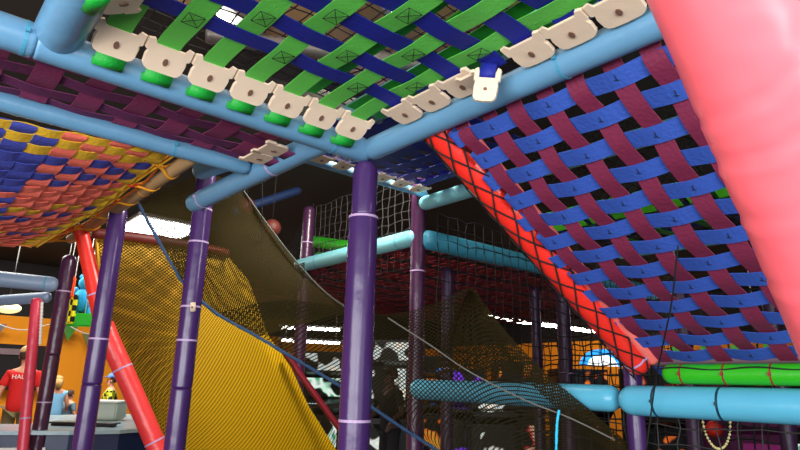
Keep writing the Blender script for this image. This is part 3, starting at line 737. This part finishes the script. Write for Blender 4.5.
def cabinet(px, py, d, w, h, m_scr, m_mq, label, rz=None, body=None):
    c = U(px, py, d); c.z = 0
    rz = HE-PI/2 if rz is None else rz
    fx = V((math.cos(rz), math.sin(rz), 0)); fy = V((-math.sin(rz), math.cos(rz), 0))     # fy points away from the viewer
    t = thing('arcade_cabinet', label, 'arcade machine', c)
    prof = [(0, 0), (-.02, .85), (-.22, .95), (-.22, 1.0), (0, 1.08), (.10, h-.35), (-.08, h-.3), (-.08, h), (.6, h), (.6, 0)]
    bm = bmesh.new()
    A = [bm.verts.new(c-fx*w/2+fy*a+V((0, 0, b))) for a, b in prof]; B = [bm.verts.new(c+fx*w/2+fy*a+V((0, 0, b))) for a, b in prof]
    bm.faces.new(A); bm.faces.new(B[::-1])
    for k in range(len(prof)): bm.faces.new((A[k], B[k], B[(k+1) % len(prof)], A[(k+1) % len(prof)]))
    bmesh.ops.recalc_face_normals(bm, faces=bm.faces)
    obj('body', bm, body or BLACKP, t, False)
    bm = bmesh.new(); q = c+fy*.045+V((0, 0, (1.08+h-.35)/2)); add_box(bm, q, fx*w*.42, fy*.02+V((0, 0, .0)), V((0, 0, (h-1.43)/2-.03))+fy*.04); obj('screen', bm, m_scr, t, False)
    bm = bmesh.new(); add_box(bm, c-fy*.09+V((0, 0, h-.15)), fx*w*.47, fy*.012, V((0, 0, .12))); obj('marquee', bm, m_mq, t, False)
    bm = bmesh.new(); add_box(bm, c-fy*.12+V((0, 0, 1.0)), fx*w*.42, fy*.09, V((0, 0, .012))); obj('control_panel', bm, m_mq, t, False)
    bm = bmesh.new(); add_box(bm, c-fy*.012+V((0, 0, .45)), fx*w*.30, fy*.012, V((0, 0, .3))); obj('coin_door', bm, m_scr, t, False)
    return t
WH = led_mat('white_lights', [K0, rgb(235, 235, 225), rgb(200, 225, 225), K0, rgb(250, 240, 220), K0, K0], 26, 0.55)
PU = led_mat('purple_lights', [K0, rgb(110, 40, 210), rgb(70, 30, 180), K0, rgb(190, 60, 220), K0, K0], 22, 0.8)
OG = led_mat('orange_lights', [K0, rgb(240, 110, 30), K0, rgb(230, 160, 50), K0, K0], 26, 0.5)
BL = led_mat('blue_lights', [K0, rgb(40, 120, 240), rgb(150, 210, 250), K0, K0, K0], 24, 0.8)
GN = led_mat('green_white_lights', [K0, rgb(190, 240, 210), rgb(240, 240, 240), K0, rgb(60, 160, 110), K0, K0], 26, 0.6)
RM = led_mat('red_lights', [K0, rgb(200, 30, 40), K0, rgb(230, 180, 150), K0, K0], 26, 0.4)
cabinet(324, 400, 8.8, .7, 1.75, GN, WH, 'arcade machine with green white lights left of the thick purple post')
cabinet(384, 400, 8.2, .7, 1.9, WH, WH, 'arcade machine with bright white lights just right of the thick purple post')
cabinet(407, 400, 9.4, .55, 2.0, BL, BL, 'arcade machine with blue lights seen through the drooping net')
cabinet(432, 400, 10.2, .7, 1.8, OG, BL, 'arcade machine with orange and blue lights seen through the drooping net')
cabinet(466, 400, 8.6, .55, 1.55, PU, PU, 'arcade machine with purple lights under the cyan beam')
cabinet(493, 402, 7.6, .55, 1.25, WH, WH, 'low machine with a white lit front under the cyan beam')
cabinet(520, 402, 9.2, .7, 1.7, RM, OG, 'arcade machine with dim red lights right of the white lit one')
cabinet(668, 410, 7.8, .8, 1.6, OG, RM, 'arcade machine with orange lights below the cyan beam beside the hanging cord')
cabinet(757, 410, 7.0, .75, 1.5, mat('magenta_panel', rgb(120, 30, 90), .5, emit=rgb(120, 30, 90), estr=.4), RM, 'arcade machine with a dull magenta front below the cyan beam', body=mat('magenta_body', rgb(96, 30, 80), .5))
cabinet(798, 410, 8.0, .6, 1.5, GN, BL, 'arcade machine with white and blue lights at the right edge')
cabinet(583, 404, 9.5, .8, 1.62, RM, OG, 'arcade machine with red lights below the blue lit arch')
# blue and white illuminated arch
ac = U(603, 366, 9.0); ar = thing('lit_arch_sign', 'arched cyan and white lit sign beside the purple post', 'sign', ac)
def arc_bm(c, r0_, r1_, a0, a1, dep=.06, n=18):
    bm = bmesh.new(); fx = rt.copy(); fx.z = 0; fx.normalize(); fy = V((-fx.y, fx.x, 0)); R = []
    for k in range(n+1):
        a = a0+(a1-a0)*k/n
        R.append([bm.verts.new(c+fx*math.cos(a)*q*1.35+V((0, 0, 1))*math.sin(a)*q+fy*s) for q, s in ((r0_, 0), (r1_, 0), (r1_, dep), (r0_, dep))])
    for k in range(n):
        for j in range(4): bm.faces.new((R[k][j], R[k][(j+1) % 4], R[k+1][(j+1) % 4], R[k+1][j]))
    bm.faces.new(R[0]); bm.faces.new(R[-1][::-1]); bmesh.ops.recalc_face_normals(bm, faces=bm.faces); return bm
obj('outer_arc', arc_bm(ac, .17, .25, 0, PI), emat('cyan_glow', rgb(30, 150, 235), 1.6), ar, False)
obj('inner_panel', arc_bm(ac, .02, .165, 0, PI), emat('white_glow', rgb(240, 245, 250), 1.6), ar, False)
bm = bmesh.new(); add_tube(bm, [ac+V((0, 0, .24)), V((ac.x, ac.y, ZC))], .01, 6); obj('hanging_rod', bm, METAL, ar)
# bead garland loop
P = []
cb = U(716, 418, 3.9)
fx = rt.normalized()
bead = thing('bead_string', 'loop of pale yellow beads hanging below the cyan beam', 'beads', cb)
bc = [cb+fx*(.09*math.cos(a))+V((0, 0, 1))*(.19*math.sin(a)) for a in [PI+PI*k/22 for k in range(23)]]
bm = bmesh.new(); add_tube(bm, bc, .002, 4); obj('string', bm, WHITEP, bead)
bmt = mat('cream_bead', rgb(230, 220, 150), .4)
for p in bc:
    bm = bmesh.new(); bmesh.ops.create_icosphere(bm, subdivisions=2, radius=.009, matrix=Matrix.Translation(p)); obj('bead', bm, bmt, bead)
bm = bmesh.new(); bmesh.ops.create_icosphere(bm, subdivisions=3, radius=.075, matrix=Matrix.Translation(U(714, 429, 5.6))); tag(obj('foam_ball', bm, mat('red_ball', rgb(200, 36, 26), .5)), 'red foam ball behind the loop of beads', 'ball')
# ------------------------------------------------------------------ party area on the left
def poly_top(px, z, th, m, name, parent, out=0):
    return slab_poly([UZ(x, y, z) for x, y in px], V((0, 0, -1)), th, m, name, parent)
ct = thing('service_counter', 'curved counter with pale top and navy front at the lower left', 'counter', UZ(60, 428, .8)-V((0, 0, .8)))
topo = [(-60, 424), (30, 424), (48, 415), (132, 414), (172, 420), (172, 424), (150, 428), (120, 430), (70, 431), (20, 431), (-60, 431)]
poly_top(topo, .8, .035, PALEB, 'worktop', ct)
inner = [(-60, 425), (30, 425), (50, 416.5), (132, 415.5), (165, 420), (165, 422), (148, 426.5), (120, 428.5), (70, 429.5), (20, 429.5), (-60, 429.5)]
slab_poly([UZ(x, y, .8)-V((0, 0, .036)) for x, y in inner], V((0, 0, -1)), .76, NAVY, 'navy_front', ct)
a = UZ(-20, 429.5, .8); b = UZ(49, 429.5, .8); dd = (b-a).normalized(); nn = V((dd.y, -dd.x, 0))
bm = bmesh.new(); add_box(bm, (a+b)/2+nn*.015+V((0, 0, -.42)), (b-a)/2, nn*.008, V((0, 0, .26))); obj('white_panel', bm, WHITEP, ct, False)
cb_ = UZ(103, 420, .8)
bn = thing('storage_bin', 'cloudy white plastic bin on the pale counter', 'bin', cb_)
bm = box_bm(cb_+V((0, 0, .11)), .42, .3, .2, .02, HE-PI/2)
obj('tub', bm, BINM, bn, False); obj('rim', box_bm(cb_+V((0, 0, .22)), .46, .34, .02, .006, HE-PI/2), WHITEP, bn, False)
c2 = UZ(84, 426, .8)
tr = thing('serving_tray', 'long black tray on the pale counter in front of the white bin', 'tray', c2)
obj('base', box_bm(c2+V((0, 0, .012)), .62, .16, .02, .005, HE-PI/2), BLACKP, tr, False)
obj('rim', box_bm(c2+V((0, 0, .032)), .68, .20, .015, .005, HE-PI/2), BLACKP, tr, False)
# pennants on a string along the orange wall
bt = thing('pennant_string', 'string of small coloured pennants across the orange wall', 'bunting', UY(50, 330, 14.6))
Pp = [UY(-20, 316, 14.6), UY(20, 330, 14.6), UY(60, 323, 14.6), UY(90, 334, 14.6), UY(135, 326, 14.6)]
cur = catmull(Pp, 6)
bm = bmesh.new(); add_tube(bm, cur, .012, 5); obj('string', bm, WHITEP, bt)
pcs = [rgb(110, 110, 120), rgb(80, 90, 100), rgb(60, 130, 40), rgb(110, 110, 60)]
for k, i in enumerate((3, 12, 14, 18)):
    p = cur[i]; s = V((1, 0, 0))*.16
    bm = bmesh.new(); vv = [bm.verts.new(x) for x in (p-s, p+s, p+V((0, 0, -.32)))]; bm.faces.new(vv); w = bmesh.ops.extrude_face_region(bm, geom=bm.faces[:])
    for v_ in [g for g in w['geom'] if isinstance(g, bmesh.types.BMVert)]: v_.co += V((0, .01, 0))
    obj('pennant', bm, mat('pennant_%d' % k, pcs[k], .7), bt, False)
# hanging prizes behind the red rail: plain blue soft toy and bright packets
def blob_toy(c, s, m, label):
    t = thing('soft_toy', label, 'soft toy', c)
    def ico(off, r, sc=(1, 1, 1)):
        bm = bmesh.new(); bmesh.ops.create_icosphere(bm, subdivisions=3, radius=r*s, matrix=Matrix.Translation(c+off*s) @ Matrix.Diagonal((*sc, 1))); return bm
    obj('body', ico(V((0, 0, 0)), .16, (1, .8, 1.2)), m, t); obj('head', ico(V((0, 0, .27)), .12), m, t)
    for sx in (-1, 1):
        obj('arm', ico(V((.12*sx, -.11*sx, .10)), .065, (1, 1, 1.7)), m, t); obj('leg', ico(V((.10*sx, -.08*sx, -.22)), .075, (1, 1, 1.6)), m, t)
        obj('ear', ico(V((.07*sx, -.06*sx, .38)), .035), m, t)
    bm = bmesh.new(); add_tube(bm, [c+V((0, 0, .38*s)), V((c.x, c.y, ZC))], .006, 5); obj('hanging_string', bm, WHITEP, t)
blob_toy(U(84, 300, 9.2), .95, mat('blue_plush', rgb(26, 150, 200), .9, .5, 40, .1), 'plain blue soft toy hanging behind the coral red rail')
for (x, y, w, h, c, lb) in ((68, 287, .10, .16, rgb(230, 80, 20), 'orange packet hanging left of the blue soft toy'), (70, 309, .09, .22, rgb(225, 215, 20), 'yellow and black packet hanging below the orange one'), (84, 320, .26, .10, rgb(40, 180, 50), 'bright green box under the blue soft toy'), (66, 277, .09, .06, rgb(230, 225, 215), 'small white packet above the orange packet')):
    cc = U(x, y, 9.0); t = thing('prize_packet', lb, 'packet', cc)
    pm = mat('packet_%d' % x, c, .4)
    if 'black' in lb:
        n = pm.node_tree.nodes; l = pm.node_tree.links; ck = n.new('ShaderNodeTexChecker'); ck.inputs['Scale'].default_value = 12
        ck.inputs['Color1'].default_value = c; ck.inputs['Color2'].default_value = rgb(20, 20, 20); tc = n.new('ShaderNodeTexCoord'); l.new(tc.outputs['Object'], ck.inputs['Vector']); l.new(ck.outputs[0], n['Principled BSDF'].inputs['Base Color'])
    obj('wrapper', box_bm(cc, w*2, .06, h*2, .02, HE-PI/2), pm, t, False)
    bm = bmesh.new(); add_tube(bm, [cc+V((0, 0, h)), V((cc.x, cc.y, ZC))], .005, 5); obj('hanging_string', bm, WHITEP, t)
# warm lamp far left, ring lamp
cl = U(8, 308, 10); t = thing('pendant_lamp', 'glowing warm lamp at the left edge below the grey blue beams', 'light', cl)
bm = bmesh.new(); bmesh.ops.create_icosphere(bm, subdivisions=3, radius=.13, matrix=Matrix.Translation(cl) @ Matrix.Diagonal((1.5, 1.5, .7, 1))); obj('bulb', bm, WARM, t)
bm = bmesh.new(); add_tube(bm, [cl+V((0, 0, .08)), V((cl.x, cl.y, ZC))], .01, 6); obj('hanging_rod', bm, BLACKP, t)
# chain next to the coral pole
ch = thing('rope_chain', 'pale chain hanging beside the slim coral pink pole', 'chain', UY(42, 310, 6.5))
bm = bmesh.new(); add_tube(bm, [UY(42, 302, 6.5).lerp(UY(40, 345, 6.5), k/24) for k in range(25)], [.010+.007*(k % 2) for k in range(25)], 6); obj('links', bm, WHITEP, ch)
# ------------------------------------------------------------------ people
SKIN = mat('skin', rgb(214, 150, 120), .55); 
def skinned(name, verts, edges, rad, m, parent, sub=2, root=0):
    me = bpy.data.meshes.new(name); me.from_pydata([tuple(v) for v in verts], edges, []); me.materials.append(m)
    o = bpy.data.objects.new(name, me); COL.objects.link(o)
    o.modifiers.new('skin', 'SKIN')
    for i, r in enumerate(rad):
        rr = r if isinstance(r, tuple) else (r, r)
        me.skin_vertices[0].data[i].radius = rr; me.skin_vertices[0].data[i].use_root = (i == root)
    s = o.modifiers.new('sub', 'SUBSURF'); s.levels = sub; s.render_levels = sub
    dg = bpy.context.evaluated_depsgraph_get(); ev = o.evaluated_get(dg); nm = bpy.data.meshes.new_from_object(ev)
    o.modifiers.clear(); o.data = nm
    if not nm.materials: nm.materials.append(m)
    for p in nm.polygons: p.use_smooth = True; p.material_index = 0
    if parent is not None: o.parent = parent; o.matrix_parent_inverse = parent.matrix_basis.inverted()
    return o
def person(base, h, face, shirt, trousers, hair, label, cap=None, arms=(( -.02, .35), (.02, .35)), sleeve=1.0, hairlen=0, skin=SKIN, shirt_text=False):
    """face: heading (radians) the person looks towards"""
    t = thing('person', label, 'person', base); k = h/1.75
    f = V((math.cos(face), math.sin(face), 0)); s = V((math.sin(face), -math.cos(face), 0)); Z = V((0, 0, 1))
    def P(a, b, z): return V(base)+(s*a+f*b)*k+Z*(z*k)
    vs = [P(0, 0, .95), P(0, 0, 1.12), P(0, .01, 1.30), P(0, .0, 1.43), P(0, .01, 1.50), P(0, .03, 1.57), P(0, .02, 1.68)]
    rd = [(.15, .11), (.13, .10), (.16, .11), (.12, .09), .052, .075, .082]
    ed = [(i, i+1) for i in range(6)]
    n = 7
    for sg, (fwd, bend) in zip((-1, 1), arms):
        el = P(.25*sg, fwd, 1.14); wr = P(.27*sg, fwd+bend*.5, .92+bend*.35); hd = P(.27*sg, fwd+bend*.6, .84+bend*.4)
        vs += [P(.17*sg, 0, 1.40), el, wr, hd]; rd += [.058, .043, .028, (.034, .02)]; ed += [(3, n), (n, n+1), (n+1, n+2), (n+2, n+3)]
        # fingers and thumb
        dr = (hd-wr).normalized(); b0 = n+3; n += 4
        for q, (off, ln) in enumerate(((-.024, .075), (-.008, .085), (.008, .08), (.024, .06))):
            vs += [hd+f*off*k+dr*.035*k, hd+f*off*k+dr*(.035+ln*.6)*k-s*sg*.008*k, hd+f*off*k+dr*(.03+ln)*k-s*sg*.022*k]; rd += [.0095, .009, .007]
            ed += [(b0, n), (n, n+1), (n+1, n+2)]; n += 3
        vs += [hd-f*.0*k+f*.03*k, hd+f*.05*k+dr*.035*k]; rd += [.011, .008]; ed += [(b0, n), (n, n+1)]; n += 2
    for sg in (-1, 1):
        vs += [P(.09*sg, 0, .90), P(.10*sg, .02, .50), P(.10*sg, -.01, .09), P(.10*sg, .03, .035), P(.11*sg, .16, .025)]
        rd += [.085, .058, .04, .038, .03]; ed += [(0, n), (n, n+1), (n+1, n+2), (n+2, n+3), (n+3, n+4)]; n += 5
    rd = [((r[0]*k, r[1]*k) if isinstance(r, tuple) else r*k) for r in rd]
    body = skinned('body', vs, ed, rd, skin, t)
    # face
    for sg in (-1, 1):
        bm = bmesh.new(); bmesh.ops.create_icosphere(bm, subdivisions=2, radius=.011*k, matrix=Matrix.Translation(P(.03*sg, .098, 1.645))); obj('eye', bm, BLACKP, t)
        bm = bmesh.new(); bmesh.ops.create_icosphere(bm, subdivisions=2, radius=.022*k, matrix=Matrix.Translation(P(.083*sg, .01, 1.63))); obj('ear', bm, skin, t)
    bm = bmesh.new(); bmesh.ops.create_icosphere(bm, subdivisions=2, radius=.017*k, matrix=Matrix.Translation(P(0, .112, 1.61))); obj('nose', bm, skin, t)
    bm = bmesh.new(); add_tube(bm, [P(-.025, .098, 1.57), P(0, .106, 1.568), P(.025, .098, 1.57)], .005*k, 6); obj('mouth', bm, mat('lips', rgb(170, 80, 75), .5), t)
    # hair
    bm = bmesh.new(); bmesh.ops.create_icosphere(bm, subdivisions=4, radius=.098*k, matrix=Matrix.Translation(P(0, 0, 1.665)) @ Matrix.Diagonal((1, 1, 1.12, 1)))
    cen = P(0, 0, 1.665)
    dele = [v for v in bm.verts if (v.co-cen).dot(f) > .045*k and v.co.z < cen.z+.045*k or v.co.z < cen.z-(.07+hairlen*.0)*k]
    bmesh.ops.delete(bm, geom=dele, context='VERTS'); bmesh.ops.solidify(bm, geom=bm.faces[:], thickness=.008)
    if hairlen:
        add_tube(bm, [P(0, -.05, 1.68), P(0, -.075, 1.6), P(0, -.08, 1.6-hairlen)], [.07*k, .085*k, .05*k], 14)
    obj('hair', bm, hair, t)
    if cap:
        bm = bmesh.new(); bmesh.ops.create_icosphere(bm, subdivisions=4, radius=.106*k, matrix=Matrix.Translation(P(0, .005, 1.70)))
        cz = P(0, 0, 1.70).z; bmesh.ops.delete(bm, geom=[v for v in bm.verts if v.co.z < cz], context='VERTS')
        bm2 = ribbon([P(0, .07, 1.715), P(0, .12, 1.712), P(0, .17, 1.70)], .13*k, s, .006)
        bmesh.ops.solidify(bm, geom=bm.faces[:], thickness=.006)
        c_ = obj('cap', bm, cap, t); obj('cap_brim', bm2, cap, c_)
    # shirt and trousers
    vs = [P(0, 0, .80), P(0, 0, 1.08), P(0, .01, 1.28), P(0, 0, 1.42), P(0, 0, 1.455)]; rd = [(.19, .15), (.165, .13), (.178, .128), (.13, .10), (.075, .07)]
    ed = [(0, 1), (1, 2), (2, 3), (3, 4)]; n = 5
    for sg, (fwd, bend) in zip((-1, 1), arms):
        vs += [P(.175*sg, 0, 1.40), P((.175+.06*sleeve)*sg, fwd*sleeve*.8, 1.40-.2*sleeve)]; rd += [.07, .063]; ed += [(3, n), (n, n+1)]; n += 2
    rd = [((r[0]*k, r[1]*k) if isinstance(r, tuple) else r*k) for r in rd]
    sh = skinned('shirt', vs, ed, rd, shirt, t)
    if shirt_text:
        tx = bpy.data.curves.new('lettering', 'FONT'); tx.body = shirt_text; tx.size = .085*k; tx.align_x = 'CENTER'; tx.extrude = .002
        o = bpy.data.objects.new('lettering', tx); COL.objects.link(o)
        p = P(0, -.140, 1.33)
        ax = -s if False else s
        zz = -f; xx = Z.cross(zz).normalized()
        o.matrix_world = Matrix.Translation(p) @ Matrix(((xx.x, Z.x, zz.x), (xx.y, Z.y, zz.y), (xx.z, Z.z, zz.z))).to_4x4()
        dg = bpy.context.evaluated_depsgraph_get(); nm = bpy.data.meshes.new_from_object(o.evaluated_get(dg)); nm.transform(o.matrix_world)
        bpy.data.objects.remove(o); nm.materials.clear(); nm.materials.append(WHITEP)
        o = bpy.data.objects.new('lettering', nm); COL.objects.link(o); o.parent = sh; o.matrix_parent_inverse = (sh.matrix_parent_inverse).copy() if 0 else t.matrix_basis.inverted() @ Matrix.Identity(4)
        o.matrix_parent_inverse = Matrix.Identity(4)
        sh_w = Matrix.Identity(4); o.matrix_parent_inverse = sh_w
    vs = [P(0, 0, 1.0)]; rd = [(.165, .13)]; ed = []; n = 1
    for sg in (-1, 1):
        vs += [P(.09*sg, 0, .88), P(.105*sg, .02, .52)]; rd += [.10, .085]; ed += [(0, n), (n, n+1)]; n += 2
    rd = [((r[0]*k, r[1]*k) if isinstance(r, tuple) else r*k) for r in rd]
    skinned('shorts', vs, ed, rd, trousers, t)
    return t
def fl(x, y, d): q = U(x, y, d); return V((q.x, q.y, 0))
AWAY = HE+.05
RSH = mat('red_cotton', rgb(214, 22, 22), .8); KH = mat('khaki_cotton', rgb(120, 108, 70), .8)
BRN = mat('brown_hair', rgb(60, 38, 26), .8); BLD = mat('blond_hair', rgb(176, 136, 80), .8)
person(fl(21, 390, 8.0), 1.64, AWAY+.25, RSH, KH, BRN, 'person in a red shirt with white back lettering, khaki shorts and pale cap', cap=mat('pale_cap', rgb(200, 160, 110), .8), shirt_text='HAUL', arms=((-.06, .0), (.0, .1)))
person(fl(57, 390, 9.6), 1.29, AWAY+.6, mat('light_blue_cotton', rgb(120, 180, 220), .8), KH, BLD, 'person with blond hair in a light blue top beside the orange wall', sleeve=.15, hairlen=.12)
person(fl(71, 390, 9.9), 1.07, AWAY-.5, mat('grey_blue_cotton', rgb(90, 120, 140), .8), RSH, BRN, 'child with brown hair in a grey blue top beside the orange wall')
ckm = mat('yellow_check_cotton', rgb(210, 215, 40), .8)
n_ = ckm.node_tree.nodes; l_ = ckm.node_tree.links; ck = n_.new('ShaderNodeTexChecker'); ck.inputs['Scale'].default_value = 17; ck.inputs['Color1'].default_value = rgb(215, 220, 40); ck.inputs['Color2'].default_value = rgb(30, 34, 20)
tc_ = n_.new('ShaderNodeTexCoord'); l_.new(tc_.outputs['Object'], ck.inputs['Vector']); l_.new(ck.outputs[0], n_['Principled BSDF'].inputs['Base Color'])
person(fl(111, 390, 9.8), 1.33, AWAY+PI*.6, ckm, NAVY, BRN, 'person in a yellow and black checked shirt with a blue cap behind the white bin', cap=mat('blue_cap', rgb(70, 120, 190), .7))
DK = mat('charcoal_cotton', rgb(16, 14, 16), .9)
person(fl(391, 390, 7.4), 1.50, HE+2.2, DK, DK, BRN, 'person in dark clothes standing behind the mesh just right of the thick purple post', skin=mat('silhouette_skin', rgb(78, 50, 40), .6))  # skin colour darkened so the figure reads as a silhouette
# dark display/booth behind the people at far left
bx = UY(8, 372, 13.5)
sgn = thing('display_board', 'dark board with small photos on the orange wall behind the person in red', 'board', (bx.x, 14.5, 1.0))
obj('board', box_bm((bx.x, 14.7, 1.45), 1.6, .08, .9, .01), DARKW, sgn, False)
obj('photo_strip', box_bm((bx.x-.1, 14.64, 1.75), .9, .03, .12), GREYV, sgn, False)
# ------------------------------------------------------------------ light
def area(name, loc, target, sx, sy, e, c=(1, 1, 1)):
    L = bpy.data.lights.new(name, 'AREA'); L.shape = 'RECTANGLE'; L.size = sx; L.size_y = sy; L.energy = e; L.color = c
    o = bpy.data.objects.new(name, L); COL.objects.link(o); o.location = loc
    o.rotation_euler = (V(target)-V(loc)).to_track_quat('-Z', 'Y').to_euler(); return o
# area lights added behind and left of the viewer as key and fill
area('added_key_front', (-1.2, YA+.1, 1.5), (.4, 3, 1.9), 2.6, 2.1, 210, (.97, .98, 1))
area('added_fill_front', (1.7, YA+.1, 1.5), (2.6, 3, 1.9), 2.5, 2.1, 40, (.97, .98, 1))
area('added_key_left', (XA+.1, .1, 1.5), (3, 2, 1.9), 4.4, 2.1, 300, (.97, .98, 1))
# ceiling lamps of the party area
area('party_ceiling_lamp', (1.6, 11.2, ZC-.1), (1.6, 11.6, 0), 2.0, 2.0, 240, (1, .93, .8))
area('party_ceiling_lamp_two', (0.6, 8.0, ZC-.1), (.9, 8.3, 0), 1.2, 1.2, 60, (1, .95, .85))
area('troffer_lamp', (3.02, 9.6, ZC-.1), (3.02, 9.6, 0), 1, 1.4, 60, (1, .98, .95))
area('slide_ceiling_lamp', (2.6, 3.6, 3.5), (2.9, 5.2, 1.2), .6, .6, 95, (1, .95, .85))
area('arcade_ceiling_lamp', (12.5, 9.0, 3.3), (14.5, 9, 1.2), 3, 1, 50, (1, .8, .5))
area('added_deck_fill', (3.9, -2.6, 3.3), (3.5, 1.4, 2.4), .8, .8, 90, (1, .97, .92))  # unseen lamp added to brighten the green strap ends behind the ramp
area('upper_level_lamp', (1.3, 2.0, 3.38), (1.3, 2.0, 2), 1.2, 1.2, 9, (1, .95, .9))
w = bpy.data.worlds.new('world'); SC.world = w; w.use_nodes = True
w.node_tree.nodes['Background'].inputs[0].default_value = (.6, .7, .9, 1); w.node_tree.nodes['Background'].inputs[1].default_value = .05
GROUPS = {'post': 'padded posts of the play frame', 'beam': 'padded beams of the play frame', 'arcade machine': 'arcade machines behind the play frame', 'packet': 'packets hanging among the prizes'}
for o in list(COL.objects):
    g = GROUPS.get(o.get('category'))
    if g and not o.get('group'): o['group'] = g
# ------------------------------------------------------------------ camera
cam = bpy.data.cameras.new('camera'); co = bpy.data.objects.new('camera', cam); COL.objects.link(co)
cam.sensor_fit = 'HORIZONTAL'; cam.sensor_width = 36; cam.lens = F*36/800; cam.clip_start = .02
co.matrix_world = Matrix.Translation(CAM) @ Matrix(((rt.x, up.x, -fw.x), (rt.y, up.y, -fw.y), (rt.z, up.z, -fw.z))).to_4x4()
SC.camera = co
SC.view_settings.view_transform = 'Standard'; SC.view_settings.look = 'None'; SC.view_settings.gamma = 1
SC.view_settings.use_curve_mapping = False; SC.view_settings.exposure = 0.0
